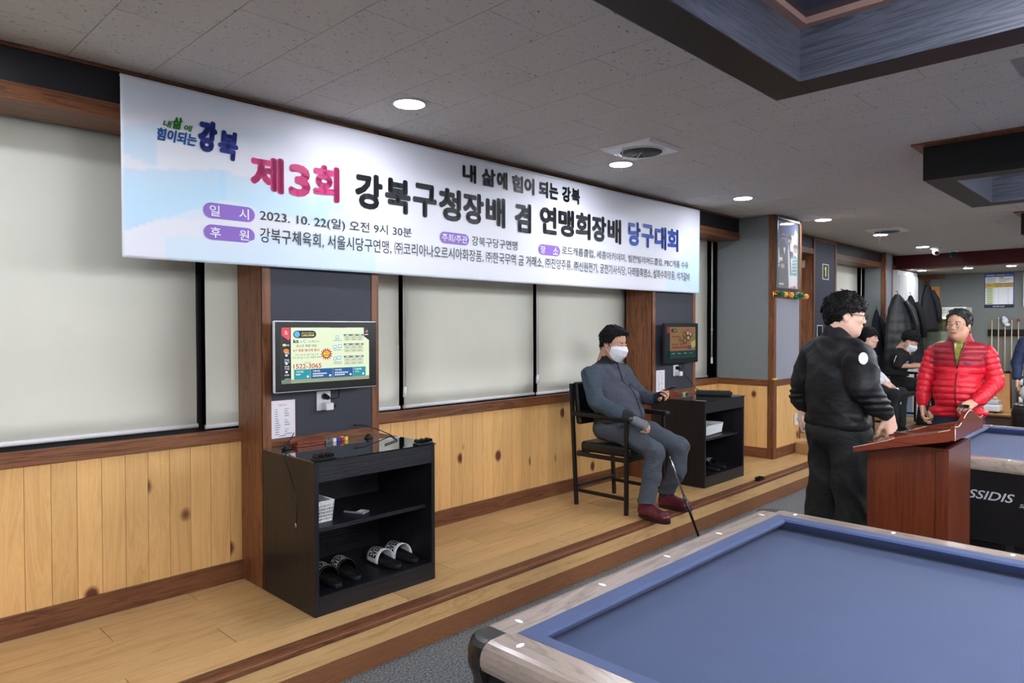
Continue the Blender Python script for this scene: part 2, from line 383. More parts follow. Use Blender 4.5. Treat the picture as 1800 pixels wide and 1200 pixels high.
# lower pine panelling: every board is a piece
brd = G().hexa([(.0006,-.0, 0),(.0984,-.0,0),(.0996,.012,0),(-.0006,.012,0)], [(.0006,0,.632),(.0984,0,.632),(.0996,.012,.632),(-.0006,.012,.632)]).mesh('pine_board', PINE)
nb = 0
def boards(x0, x1, y):
    global nb
    x = x0
    while x < x1-.01:
        link('pine_board', brd, wall_left, (x, y, .305)); x += .0998; nb += 1
boards(-1.02, 1.66, WY+.018); boards(2.30, 5.22, WY+.018); boards(5.90, 6.84, WY+.018); boards(7.5, 8.85, WY+.018); boards(9.55, 11.5, WY+.018)
tb = box('baseboard_left', WALX, None, -4, 6.83, WY, WY+.036, PZ, PZ+.1); struct(tb)
tb2 = G().box(7.5,11.5,WY,WY+.036,PZ,PZ+.1).box(11.85,13.2,WY,WY+.036,PZ,PZ+.1).build('baseboard_left_end', WALX); struct(tb2)
def sill(x0, x1):
    s = G().box(x0,x1,WY,WY+.035,.937,1.003).box(x0,x1,WY+.035,3.76,.975,.985).build('trim_1', WALX, None, .003); struct(s)
sill(-4, 1.66); sill(2.335, 5.22); sill(5.92, 6.83); sill(7.5, 8.85); sill(9.58, 11.5)
# dark ledge behind the sill and window frames with glass
WINF = mat('window_frame_dark', (30,31,33), rough=.4)
WING = mat('night_window_glass', (10,12,13), rough=.03, spec=.6)
wins = [(-3.9,-.5),(-.5,1.46),(1.46,2.74),(2.74,4.03),(4.03,5.32),(5.32,6.83),(7.5,9.2),(9.2,11.5)]
for i, (a, b2) in enumerate(wins):
    g = G()
    for z0, z1 in ((.97,1.02),(2.5,2.55)): g.box(a, b2, 3.74, 3.8, z0, z1)
    g.box(a, a+.03, 3.73, 3.8, 1.02, 2.5).box(b2-.03, b2, 3.73, 3.8, 1.02, 2.5)
    wo = g.build('window_%d' % (i+1), WINF); struct(wo)
    box('pane', WING, wo, a+.03, b2-.03, 3.77, 3.775, 1.02, 2.5)
# black fascia with walnut edge above the windows
def fascia(i, x0, x1):
    f = G().box(x0,x1,3.36,3.62,2.507,CZ-.001).build('trim_%d' % i, BLKPAN); struct(f)
    g = G().box(x0,x1,3.35,3.62,2.435,2.507).box(x0,x1,3.346,3.36,CZ-.016,CZ-.001)
    g.build('fascia_edge', WALX, f, .003)
fascia(2, -4, 1.66); fascia(3, 2.335, 5.2); fascia(4, 5.93, 6.83); fascia(5, 7.5, 8.8); fascia(6, 9.58, 11.5); fascia(7, 11.86, 12.2)

# raised platform along the wall, and its arm along the far wall
plat = G().box(-4,13.9,2.635,3.62,0,.193).box(12.68,13.9,-12,2.635,0,.193).build('floor_platform', mat('platform_core', (150,116,78), rough=.7)); struct(plat)
pk = G().hexa([(-.6088,-.0953,0),(.6088,-.0953,0),(.6088,.0953,0),(-.6088,.0953,0)], [(-.6079,-.0944,.012),(.6079,-.0944,.012),(.6079,.0944,.012),(-.6079,.0944,.012)]).mesh('plank', OAK)
for r_ in range(5):
    x = -2.2+(r_*.43 % 1.22)
    while x < 12.9:
        link('plank', pk, plat, (x, 2.70+.0955+r_*.191-.02, .193)); x += 1.22
pk2 = G().hexa([(-.0953,-.6088,0),(.0953,-.6088,0),(.0953,.6088,0),(-.0953,.6088,0)], [(-.0953,-.6088,.012),(.0953,-.6088,.012),(.0953,.6088,.012),(-.0953,.6088,.012)]).mesh('plank', OAK)
for r_ in range(6):
    y = 1.95-(r_*.5 % 1.2)
    while y > -1: link('plank', pk2, plat, (12.84+r_*.191, y, .193)); y -= 1.22
nos = struct(box('trim_8', WALX, None, -4, 12.6, 2.612, 2.70, .182, .2075, .006))
for k, (ya, yb) in enumerate([(2.640,2.644),(2.652,2.656),(2.664,2.668)]):
    box('groove_rib', WALX, nos, -4, 12.6, ya, yb, .2075, .2095)
box('metal_rib', mat('dull_alu', (120,100,88), rough=.3, metal=.5), nos, -4, 12.6, 2.676, 2.68, .2075, .21)
struct(box('trim_9', WALY, None, 12.6, 12.69, -12, 2.70, .182, .2075, .006))
struct(G().box(-4,12.65,2.622,2.636,.098,.182).build('trim_10', OAK))
SKIRT = wood('scuffed_brown_skirting', [(0.0,(104,66,42)),(.4,(138,92,60)),(1.0,(120,78,50))], scale=(1.3,14,18), bump=.1, rough=.45, random_off=False, wear=(38,.70,(196,178,158)))
struct(G().box(-4,12.65,2.616,2.636,0,.098).build('baseboard_step', SKIRT))
struct(G().box(12.665,12.68,-12,2.62,0,.182).build('baseboard_far_step', mat('dark_brown_skirt', (74,48,36), rough=.5)))

# pillars carrying the screens
def pillar(name, x0, x1, yf, label=None):
    core = struct(box(name, BLACKM, None, x0+.006, x1-.006, yf+.012, 3.62, PZ, CZ-.002))
    box('side_board', WALZ, core, x0, x0+.006, yf+.002, 3.62, PZ, CZ-.002)
    box('side_board', WALZ, core, x1-.006, x1, yf+.002, 3.62, PZ, CZ-.002)
    box('edge_board', WALZ, core, x0, x0+.047, yf, yf+.012, PZ, CZ-.002, .002)
    box('edge_board', WALZ, core, x1-.047, x1, yf, yf+.012, PZ, CZ-.002, .002)
    box('rail_board', WALX, core, x0+.047, x1-.047, yf, yf+.012, .9, .965, .002)
    box('rail_board', WALX, core, x0+.047, x1-.047, yf, yf+.012, CZ-.05, CZ-.002, .002)
    box('panel', PANEL, core, x0+.047, x1-.047, yf+.006, yf+.012, .965, CZ-.05)
    return core
pillar('pillar', 1.637, 2.34, 3.345)
pillar('pillar', 5.19, 5.925, 3.345)
p3 = pillar('pillar', 8.80, 9.58, 3.345)

# grey column clad in wall fabric
def column(x0, x1, yf, name, front):
    c = struct(box(name, BLACKM, None, x0+.012, x1-.012, yf+.012, 3.62, PZ, CZ-.002))
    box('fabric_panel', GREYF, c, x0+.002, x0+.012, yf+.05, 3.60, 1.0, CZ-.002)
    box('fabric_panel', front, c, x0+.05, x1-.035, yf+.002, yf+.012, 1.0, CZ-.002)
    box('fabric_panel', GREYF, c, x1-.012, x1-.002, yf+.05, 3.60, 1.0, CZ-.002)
    box('corner_board', WALZ, c, x0-.004, x0+.012, yf-.004, yf+.055, 1.0, CZ-.002, .002)
    box('corner_board', WALZ, c, x0+.012, x0+.05, yf-.004, yf+.012, 1.0, CZ-.002, .002)
    box('corner_board', WALZ, c, x1-.035, x1+.004, yf-.004, yf+.03, PZ, CZ-.002, .002)
    box('corner_board', WALZ, c, x0-.008, x0+.012, yf-.008, yf+.06, PZ, 1.0, .002)
    box('corner_board', WALZ, c, x0+.012, x0+.06, yf-.008, yf+.012, PZ, 1.0, .002)
    box('rail_board', WALY, c, x0-.006, x0+.012, yf+.06, WY+.01, .937, 1.003, .002)
    box('rail_board', WALX, c, x0+.06, x1, yf-.006, yf+.012, .937, 1.003, .002)
    box('rail_board', WALY, c, x0-.01, x0+.012, yf+.06, WY+.01, PZ, .31, .002)
    box('rail_board', WALX, c, x0+.06, x1-.035, yf-.01, yf+.012, PZ, .31, .002)
    y = yf+.06; n = max(1, round((3.59-y)/.0998)); wd = (3.59-y)/n
    mb = G().box(0,.01,.0006,wd-.0006,0,.627).mesh('pine_board', PINE)
    for k in range(n): link('pine_board', mb, c, (x0, y+k*wd, .31))
    x = x0+.06; n = max(1, round((x1-.035-x)/.0998)); wd = (x1-.035-x)/n
    mb = G().box(.0006,wd-.0006,0,.01,0,.627).mesh('pine_board', PINE)
    for k in range(n): link('pine_board', mb, c, (x+k*wd, yf, .31))
    return c
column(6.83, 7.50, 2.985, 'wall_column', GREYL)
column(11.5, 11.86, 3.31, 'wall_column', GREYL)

# far end: red beam, lowered soffit, walnut trims
rb = struct(box('ceiling_beam', REDP, None, 12.22, 12.42, -12, 3.36, 2.455, CZ+.011))
box('beam_edge', WALY, rb, 12.21, 12.43, -12, 3.36, 2.44, 2.455)
struct(box('ceiling_soffit', CEILS, None, 12.43, 13.9, -12, 3.61, 2.442, CZ+.011))
struct(box('trim_11', WALY, None, 13.80, 13.9, 3.05, 3.6, 2.37, 2.44))
struct(box('trim_12', WALZ, None, 13.84, 13.9, 3.27, 3.33, PZ, 2.37))
struct(box('trim_13', mat('light_wood_post', (196,140,82), rough=.5, vary=.1), None, 13.84, 13.9, 3.12, 3.24, PZ, 2.24))

# lowered light coffers over the tables
EMT = mat('lamp_tube', (255,255,255), emit=(243,246,252), es=TUBE_POWER)
PINKW = mat('brown_inner_trim', (128,100,92), rough=.6)
CTOP = mat('coffer_top', (52,54,66), rough=.25)
BLKC = mat('coffer_outer_black', (20,21,24), rough=.45)
def coffer(cx, y0, y1, label):
    t = thing('light_coffer', label, 'ceiling light', (cx, y1, CZ))
    W_ = 1.367; D_ = y1-y0; z0 = 2.441-CZ; e = .149
    g = G().box(0,W_,-e,0,z0,0).box(0,W_,-D_,-D_+e,z0,0).box(0,e,-D_+e,-e,z0,0).box(W_-e,W_,-D_+e,-e,z0,0)
    fr = g.build('frame', BLKC, t, .002)
    k = .006
    box('inner_board', COF, t, e, W_-e, -e-k, -e, z0+.001, 0); box('inner_board', COF, t, W_-e-k, W_-e, -D_+e, -e-k, z0+.001, 0)
    box('inner_board', COF, t, e, e+k, -D_+e, -e-k, z0+.001, 0); box('inner_board', COF, t, e, W_-e, -D_+e, -D_+e+k, z0+.001, 0)
    a = e+k; h = .035
    G().box(a,W_-a,-a-h,-a,-.028,-.004).box(a,W_-a,-D_+a,-D_+a+h,-.028,-.004).box(a,a+h,-D_+a+h,-a-h,-.028,-.004).box(W_-a-h,W_-a,-D_+a+h,-a-h,-.028,-.004).build('inner_trim', PINKW, t)
    box('top_panel', CTOP, t, a, W_-a, -D_+a, -a, -.004, 0.0)
    fl = G().box(-.078,W_+.078,0,.05,-.012,0).box(-.078,0,-D_,0,-.012,0).box(W_,W_+.078,-D_,0,-.012,0).build('flange', WALX, t)
    for sx, ye in ((-.33, -.55), (.25, -1.0)):
        b2 = box('lamp_body', WHITE, t, W_/2+sx-.045, W_/2+sx+.045, -D_+.4, ye, -.19, -.02)
        G().cyl((W_/2+sx,-D_+.42,-.208),(W_/2+sx,ye-.02,-.208),.022,n=12).build('lamp_tube', EMT, b2)
    return t
near = ['large black-framed ceiling coffer at the top edge, nearest the camera', 'black-framed ceiling coffer hanging over the farther billiard table, second from the camera']
for i, cx in enumerate(COFX):
    if i in (1, 2): lb = near[i-1]
    elif i == 3: lb = 'farthest black ceiling coffer, beyond the second one at the right edge'
    else: lb = 'black ceiling coffer behind the camera'
    coffer(cx, -2.05, 1.204, lb)
for cx, lb in zip(COFX, ('behind the camera','right of the camera','off to the right','far off to the right')):
    coffer(cx, -6.3, -3.05, 'black ceiling coffer of the second row, '+lb); coffer(cx, -10.8, -7.5, 'black ceiling coffer of the third row, '+lb)

# round recessed ceiling lights in one row near the banner wall
EMS = mat('spot_disc', (255,255,255), emit=(240,244,255), es=SPOT_POWER)
lights = [(-3.3,2.83,'round recessed ceiling light behind the camera'),(-1.49,2.83,'round recessed ceiling light left of the camera'),(.353,2.83,'round recessed ceiling light just left of the banner'),
 (2.173,2.832,'round recessed ceiling light nearest the camera, above the first screen'),(3.99,2.83,'round recessed ceiling light directly beside the first square fan'),
 (5.785,2.81,'round recessed ceiling light between the banner end and the grey column'),(7.53,2.77,'round recessed ceiling light just past the framed poster'),
 (9.235,2.716,'round recessed ceiling light beside the farther fan'),(11.05,2.704,'farthest round recessed ceiling light, before the red beam')]
for x, y, lb in lights:
    t = thing('ceiling_light', lb, 'ceiling light', (x,y,CZ), 0, 'round ceiling lights in the row beside the wall')
    G().lathe((0,0,0), [(.085,-.001),(.088,-.004),(.08,-.007),(.074,-.004)], 28).build('rim', WHITE, t)
    G().cyl((0,0,-.0075),(0,0,-.004),.073,n=28,smooth=False).build('lamp_disc', EMS, t)
for y, lb in ((3.09,'small soffit light beside the top of the white locker'),(2.46,'small soffit light left above the price poster'),(1.91,'small soffit light right above the price poster'),(1.3,'small soffit light beyond the price poster')):
    t = thing('soffit_light', lb, 'ceiling light', (12.6,y,2.442), 0, 'small lights in the lowered soffit')
    G().lathe((0,0,0), [(.07,-.001),(.072,-.004),(.062,-.006)], 20).build('rim', WHITE, t)
    G().cyl((0,0,-.0075),(0,0,-.004),.058,n=20,smooth=False).build('lamp_disc', EMS, t)

# square ceiling fans (ventilators)
def vent(x, y, lb):
    t = thing('ceiling_ventilator', lb, 'fan', (x,y,CZ))
    G().hexa([(-.17,-.17,-.02),(.17,-.17,-.02),(.17,.17,-.02),(-.17,.17,-.02)],[(-.19,-.19,-.001),(.19,-.19,-.001),(.19,.19,-.001),(-.19,.19,-.001)]).build('plate', WHITE, t, .004)
    g = G()
    for k in range(10):
        r0 = .012+.0125*k; g.lathe((0,0,-.022), [(r0,-.003),(r0+.004,-.006),(r0+.007,-.003)], 28)
    for k in range(8):
        a = PI*k/8; g.cyl((-.13*math.cos(a),-.13*math.sin(a),-.026),(.13*math.cos(a),.13*math.sin(a),-.026),.0025,n=6)
    g.build('grille', mat('grey_grille', (92,98,100), rough=.4), t)
    G().lathe((0,0,-.02), [(.138,0),(.143,-.006),(.136,-.008),(.13,-.002)], 32).build('ring', WHITE, t)
    G().cyl((0,0,-.0215),(0,0,-.019),.131,n=28,smooth=False).build('fan_cavity', BLACKM, t)
    pts = [(-.17,.02,-.02),(-.175,.02,-.08),(-.168,.025,-.12),(-.16,.03,-.15),(-.178,.03,-.165),(-.185,.025,-.14),(-.172,.02,-.10)]
    G().tube(pts, .0025, 6).build('pull_cord', WHITE, t)
    return t
vent(3.74, 2.497, 'square white ceiling fan with a round grille and a hanging pull cord, nearer one')
vent(8.835, 2.53, 'smaller-looking square ceiling fan far along the room, behind the nearer one')
# dome cameras
for x, y, lb in ((11.3,2.60,'white dome camera on the ceiling in front of the red beam'),(11.86,2.51,'small dark dome camera on the ceiling right of the white one')):
    t = thing('dome_camera', lb, 'camera', (x,y,CZ))
    G().lathe((0,0,0), [(.07,-.001),(.07,-.02),(.05,-.035)], 20).build('base', WHITE, t)
    G().ball((-.01,-.01,-.06), .052, 18).build('dome', WHITE if x < 11.5 else mat('smoked_dome',(60,62,66),rough=.1), t)
    G().cyl((-.045,-.02,-.075),(-.07,-.03,-.085),.026,n=14).build('lens', BLACKP, t)

# ================================================================== ROLLER BLINDS
CHAIN = mat('bead_chain', (205,205,200), rough=.4)
def blind(x0, x1, zb, lb, chain=None, y=3.66):
    t = thing('roller_blind', lb, 'blind', ((x0+x1)/2, y, 2.49), 0, 'white roller blinds over the windows')
    h = (x1-x0)/2; n = 16; vs = []; fs = []
    for i in range(n+1):
        z = (2.49-zb)*i/n
        for k in range(5):
            x = -h+2*h*k/4; vs.append((x, .0015*math.sin(k*1.7+i*.8), -z))
    for i in range(n):
        for k in range(4): a = i*5+k; fs.append((a,a+1,a+6,a+5))
    cl = G().add(vs, fs, 0, True).build('blind_cloth', BLIND, t)
    sd = cl.modifiers.new('s','SOLIDIFY'); sd.thickness = .0015
    G().cyl((-h-.004,0,-(2.49-zb)),(h+.004,0,-(2.49-zb)),.0115,n=12).build('bottom_bar', WHITE, t)
    G().cyl((-h,.02,.01),(h,.02,.01),.025,n=16).build('roller', WHITE, t)
    if chain is not None:
        zc = chain[1]-2.49; xo = chain[0]-(x0+x1)/2
        g = G()
        for dx in (-.009,.009): g.cyl((xo+dx,-.035,0),(xo+dx,-.035,zc+.05),.0035,n=6)
        g.ball((xo,-.035,zc+.36), .012, 8)
        g.build('bead_chain', CHAIN, t)
        G().cyl((xo,-.035,zc),(xo,-.035,zc+.065),.013,.011,n=10).build('chain_weight', WHITE, t)
    return t
blind(-.85, 1.435, 1.03, 'widest white roller blind at the left edge of the picture')
blind(1.482, 2.715, 1.017, 'white roller blind hanging behind the first screen pillar', (2.735,1.085))
blind(2.755, 4.0, 1.017, 'white roller blind right of the first screen pillar, between the two pillars', (4.012,1.10))
blind(4.045, 5.30, 1.015, 'white roller blind behind the seated man, with his shadow on it')
blind(5.345, 6.72, 1.015, 'narrow visible white roller blind between the second screen pillar and the grey column', (6.76,1.15))
blind(7.55, 8.78, 1.015, 'shaded roller blind behind the framed poster column')
blind(9.6, 11.35, 1.015, 'white roller blind right of the number 1 pillar', (11.42,1.15))
# ================================================================== BANNER
BX0, BX1, BZ0, BZ1, BY = .987, 5.91, 1.845, 2.625, 3.30
def banner():
    nx, nz = 320, 56
    xs = np.linspace(0,1,nx+1); zs = np.linspace(0,1,nz+1)
    X_, Z_ = np.meshgrid(xs, zs)
    top = BZ1-.012*np.sin(PI*X_*1.0)**2; bot = BZ0+.022*np.abs(X_-.45)*X_-.008
    zz = bot+(top-bot)*Z_; yy = BY+.0025*np.sin(X_*40)*(1-Z_)+.004*np.sin(X_*9+1)
    xx = BX0+(BX1-BX0)*X_
    v = np.stack([xx,yy,zz], -1).reshape(-1,3)
    f = []
    for j in range(nz):
        for i in range(nx): a = j*(nx+1)+i; f.append((a,a+1,a+nx+2,a+nx+1))
    me = bpy.data.meshes.new('banner_sheet'); me.from_pydata(v.tolist(), [], f)
    col = np.ones((nz+1,nx+1,3))*np.array([.80,.81,.88])
    U = xx-BX0; V = zz-BZ0
    def blend(mask, c, a):
        for k in range(3): col[...,k] = col[...,k]*(1-a*mask)+c[k]*a*mask
    def para(x0,x1,y0a,y0b,y1a,y1b,c,a):   # band between two slanted edges
        t = np.clip((U-x0)/(x1-x0),0,1); lo = y0a+(y0b-y0a)*t; hi = y1a+(y1b-y1a)*t
        m = ((U>x0)&(U<x1)&(V>lo)&(V<hi)).astype(float); m *= (1-.55*np.abs((V-lo)/(hi-lo+1e-6)-.35)); blend(np.clip(m,0,1),c,a)
    B1 = (.42,.72,.93); B2 = (.55,.80,.96)
    para(0,.45,.10,.30,.37,.44,B1,.75); para(.42,1.0,.30,.22,.44,.34,B1,.55); para(0,1.1,.14,.32,.34,.46,B2,.4)
    para(.17,1.3,-.1,-.1,.10,.22,B2,.55); para(0,.14,.44,.40,.56,.60,B1,.5); para(.93,1.15,.28,.22,.47,.44,B1,.35)
    para(0,.5,.62,.70,.74,.77,B2,.25); para(1.25,2.2,-.1,-.1,.06,.02,B2,.25); para(.3,.8,.5,.62,.62,.7,B2,.15)
    para(4.35,4.94,.02,-.2,.10,.62,B2,.55); para(4.6,4.94,.10,-.02,.24,.42,B1,.35); para(4.2,4.94,.18,.22,.2,.5,B2,.25)
    me.color_attributes.new('print','FLOAT_COLOR','POINT')
    ca = np.concatenate([col.reshape(-1,3), np.ones((col.shape[0]*col.shape[1],1))],1).astype(np.float32)
    me.color_attributes['print'].data.foreach_set('color', ca.ravel())
    m = mat('banner_vinyl', (235,236,248), rough=.42)
    at = m.node_tree.nodes.new('ShaderNodeAttribute'); at.attribute_name = 'print'
    m.node_tree.links.new(at.outputs['Color'], m.node_tree.nodes['Principled BSDF'].inputs['Base Color'])
    me.materials.append(m); me.polygons.foreach_set('use_smooth', [True]*len(f))
    t = thing('banner', 'long white and pale blue tournament banner with Korean writing hung along the wall', 'banner', (0,0,0))
    sh = link('sheet', me, t); sd = sh.modifiers.new('s','SOLIDIFY'); sd.thickness = .0012; sd.offset = 1
    G().cyl((BX0,BY+.01,BZ1-.006),(BX1,BY+.01,BZ1-.006),.004,n=6).build('top_cord', WHITE, t)
    def fn(x, z):
        return (x, BY-.0045+.004*math.sin((x-BX0)/(BX1-BX0)*9+1), z)
    INK = mat('ink_dark', (38,42,46), rough=.45); PINK = mat('ink_pink', (214,52,122), rough=.45); BLU = mat('ink_blue', (44,86,188), rough=.45)
    PUR = mat('ink_purple', (142,104,196), rough=.45); WHT = mat('ink_white', (245,245,250), rough=.45); GRN = mat('ink_green', (70,160,60), rough=.45)
    SKY = mat('ink_sky', (40,120,200), rough=.45); NVY = mat('ink_navy', (30,50,140), rough=.45)
    mats = [INK,PINK,BLU,PUR,WHT,GRN,SKY,NVY]
    def word(name, items):
        g = G()
        for it in items:
            if len(it) > 6 and it[6] >= .02: put_bold(g, *it[:5], fn, it[5], it[6]*.26*min(1,(it[4]-it[3])/.2*1.3), it[6]*.26*min(1,(it[4]-it[3])/.2*1.3), it[7] if len(it) > 7 else 0)
            else: put_text(g, *it[:5], fn, it[5], it[6] if len(it) > 6 else 0, it[7] if len(it) > 7 else 0)
        return g.build(name, mats, t)
    def seq(s, x0, x1, z0, z1, mi, off, gap=.0):
        """letters one by one, evenly spaced, each filling its box"""
        n = len(s); wd = (x1-x0)/n; out = []
        for k, ch in enumerate(s):
            if ch != ' ': out.append((ch, x0+k*wd+wd*.04, x0+(k+1)*wd-wd*.04, z0, z1, mi, off))
        return out
    HB = .036
    word('title_lettering', seq('제', 1.553,1.745,2.205,2.385,1,HB)+[('3',1.765,1.885,2.207,2.372,1,HB)]+seq('회',1.895,2.065,2.203,2.393,1,HB))
    word('title_lettering', seq('강북구청장배',2.147,3.331,2.192,2.392,0,HB))
    word('title_lettering', seq('겸',3.409,3.588,2.184,2.386,0,HB)); word('title_lettering', seq('연맹회장배',3.663,4.668,2.198,2.398,0,HB))
    word('title_lettering', seq('당구대회',4.747,5.539,2.205,2.405,2,HB))
    w6 = [('내',2.941,3.058),('삶',3.107,3.232),('에',3.245,3.345),('힘',3.388,3.498),('이',3.512,3.615),('되',3.66,3.76),('는',3.772,3.872),('강',3.915,4.015),('북',4.025,4.126)]
    word('motto_lettering', [(c_,a,b2,2.452,2.568,0,.03) for c_,a,b2 in w6])
    # pills
    def pill(x0,x1,z0,z1,txts):
        g = G(); put_poly(g, pill_pts(x0,x1,z0,z1,(z1-z0)/2), lambda a,b2: (lambda p:(p[0],p[1]+.0012,p[2]))(fn(a,b2)), 3)
        for s, a, b2 in txts: put_text(g, s, a, b2, z0+.011, z1-.011, fn, 4, .01)
        g.build('heading_pill', mats, t)
    pill(1.333,1.583,2.047,2.120,[('일',1.362,1.41),('시',1.503,1.552)]); pill(1.335,1.582,1.946,2.018,[('후',1.364,1.414),('원',1.503,1.552)])
    pill(2.756,2.995,2.052,2.122,[('주최/주관',2.772,2.98)]); pill(3.659,3.895,2.047,2.122,[('장',3.68,3.73),('소',3.815,3.87)])
    def line(name, *a):
        for pts, f in phrase_texts(*a): G().add([fn(x, z) for x, z in pts], f).build(name, INK, t)
    line('date_lettering', '2023. 10. 22(일) 오전 9시 30분', ' ', 1.608, 2.540, 2.053, 2.118, .006)
    word('host_lettering', [('강북구당구연맹',3.019,3.442,2.057,2.118,0,.004)])
    line('venue_lettering', '로드캐롬클럽, 세종아카데미, 빌런빌리어드클럽, PBC캐롬 수유', ', ', 3.914, 5.702, 2.064, 2.128, .004)
    line('sponsor_lettering', '강북구체육회, 서울시당구연맹, ㈜코리아나오르시아화장품, ㈜한국무역 금 거래소, ㈜진양주류, ㈜신원전기, 궁전기사식당, 다래뜰흑염소, 설화수화장품, 석가갈비', ', ', 1.608, 5.723, 1.952, 2.030, .004)
    word('emblem_lettering', [('내',1.158,1.198,2.43,2.463,5,.02,.2),('삶',1.20,1.245,2.43,2.487,5,.03,.2),('에',1.25,1.288,2.43,2.460,5,.02,.2),
        ('힘이되는',1.134,1.307,2.367,2.425,6,.022,.2),('강',1.312,1.402,2.352,2.50,7,.035,.15),('북',1.405,1.502,2.33,2.47,7,.03,.15)])
    return t
banner()

# ================================================================== CABINETS WITH GLASS TOPS
def cabinet(x0, w_, lb):
    t = thing('shoe_cabinet', lb, 'cabinet', (x0, 2.845, PZ+.001))
    H_ = .712; D_ = .495; k = .022
    box('side_panel', ASHZ, t, 0, k, 0, D_, 0, H_, .001); box('side_panel', ASHZ, t, w_-k, w_, 0, D_, 0, H_, .001)
    box('back_panel', ASH, t, k, w_-k, D_-.012, D_, 0, H_)
    box('apron', ASH, t, k, w_-k, 0, k, H_-.095, H_, .001); box('plinth', ASH, t, k, w_-k, 0, k, 0, .082, .001)
    box('bottom_shelf', ASH, t, k, w_-k, k*0, D_-.012, .0825, .092); box('middle_shelf', ASH, t, k, w_-k, .05, D_-.012, .372, .392)
    box('top_board', ASH, t, k, w_-k, k, D_-.012, H_-.03, H_)
    box('glass_top', GLASSB, t, -.006, w_+.004, -.008, D_, H_+.0005, H_+.0065, .001)
    return t
cabinet(1.635, .705, 'black shoe cabinet with glass top under the first, nearer screen')
cabinet(5.195, .705, 'black shoe cabinet with glass top beside the seated man, under the farther screen')
GT = PZ+.001+.712+.0065

# ================================================================== SCREENS
def display(x0, x1, z0, z1, lb, yf=3.255, edge=WHITE):
    t = thing('wall_display', lb, 'screen', ((x0+x1)/2, 3.351, z0))
    h = (x1-x0)/2; d = 3.351-yf; H_ = z1-z0
    G().box(-h,h,-d,-d+.022,0,H_).build('casing', edge, t, .006)
    box('bezel', BLACKP, t, -h+.005, h-.005, -d-.003, -d, .005, H_-.005)
    box('mount', BLACKM, t, -.1, .1, -d+.035, -.001, .08, H_-.08)
    return t, h, d, H_
def em(name, rgb, k=1.0): return mat('scr_'+name, (10,10,10), rough=.25, emit=rgb, es=SCREEN_POWER*k)
TINT = [em('cream',(226,238,204)), em('dark',(34,32,46)), em('red',(222,60,84)), em('deepred',(190,40,40)), em('teal',(40,150,165)), em('blue',(34,92,150)),
        em('white',(240,245,240)), em('grey',(112,124,108)), em('yellow',(238,220,70)), em('sky',(90,180,225)), em('ink',(70,76,70)), em('orange',(230,130,50)),
        em('olive',(150,160,130)), em('pale',(205,216,186))]
t1, h, d, H_ = display(1.655, 2.262, 1.205, 1.567, 'wall screen showing a phone number advert, above the nearer cabinet')
def sf(off=0.0):
    u0, u1, v0, v1 = -h+.036, h-.052, .045, H_-.034
    return lambda u, v: (u0+(u1-u0)*u, -d-.0032-off, v1+(v0-v1)*v)
g = G(); F0, F1, F2 = sf(.0003), sf(.0006), sf(.0009)
put_rect(g,0,1,1,0,sf(0),0); put_rect(g,0,1,1,.93,F0,12); put_rect(g,0,.1,1,0,F0,1)
put_poly(g,[(.005,.0),(.09,.0),(.09,.2),(.075,.23),(.005,.14)],F1,2); put_text(g,'회',.035,.065,.13,.09,F2,6)
put_poly(g,[(.035,.08),(.048,.055),(.061,.08)],F2,6)
for v_, s_ in ((.30,'대회'),(.44,'게임'),(.56,'연습'),(.60,'화기'),(.68,'회원'),(.72,'가입'),(.83,'앱 종료')): put_text(g,s_,.03,.08,v_+.03,v_,F2,6,.01)
for v_ in (.505,.65,.80): put_poly(g, disc_pts(.052,v_-.01,.014,.02,10), F2, 6)
put_poly(g, disc_pts(.03,.31,.018,.025,10), F1, 8); put_poly(g, disc_pts(.05,.415,.03,.04,12), F1, 11); put_text(g,'CUESCO',.03,.09,.925,.905,F2,6); put_rect(g,.02,.028,.97,.955,F2,9); put_text(g,'~~',.035,.085,.975,.955,F2,4)
put_poly(g, pill_pts(.125,.375,.19,.055,.04), F0, 1); put_poly(g, disc_pts(.165,.122,.03,.055), F1, 9); put_text(g,'큐스코 대회 상',.215,.35,.115,.085,F1,6); put_text(g,'1,000,000M',.215,.35,.165,.125,F1,8,.02)
put_text(g,'kt',.125,.185,.28,.21,F0,1,.03); put_text(g,'x',.198,.218,.275,.245,F0,10); put_text(g,'C',.23,.265,.275,.215,F0,9,.02); put_text(g,'CUESCO',.285,.41,.268,.238,F0,10)
put_text(g,'큐스코 회원 대상',.155,.38,.355,.305,F0,10,.01); put_text(g,'KT 제휴 페이백 행사',.125,.41,.44,.385,F0,3,.015)
put_text(g,'신규 가입 및 전환 가입 고객',.145,.395,.51,.475,F0,10); put_text(g,'모두 받으실 수 있는 특별한 혜택!!',.115,.43,.56,.525,F0,10); put_text(g,'가입문의',.24,.31,.65,.625,F0,10)
put_text(g,'1522-3065',.125,.43,.742,.655,F0,3,.012)
star = [(.49+(.075 if k%2==0 else .045)*math.cos(2*PI*k/28), .49+(.12 if k%2==0 else .075)*math.sin(2*PI*k/28)) for k in range(28)]
put_poly(g,star,F0,3); put_poly(g,disc_pts(.49,.49,.036,.06),F1,8); put_text(g,'최대',.47,.51,.475,.445,F2,1,.02); put_text(g,'52만원',.462,.52,.53,.485,F2,1,.02)
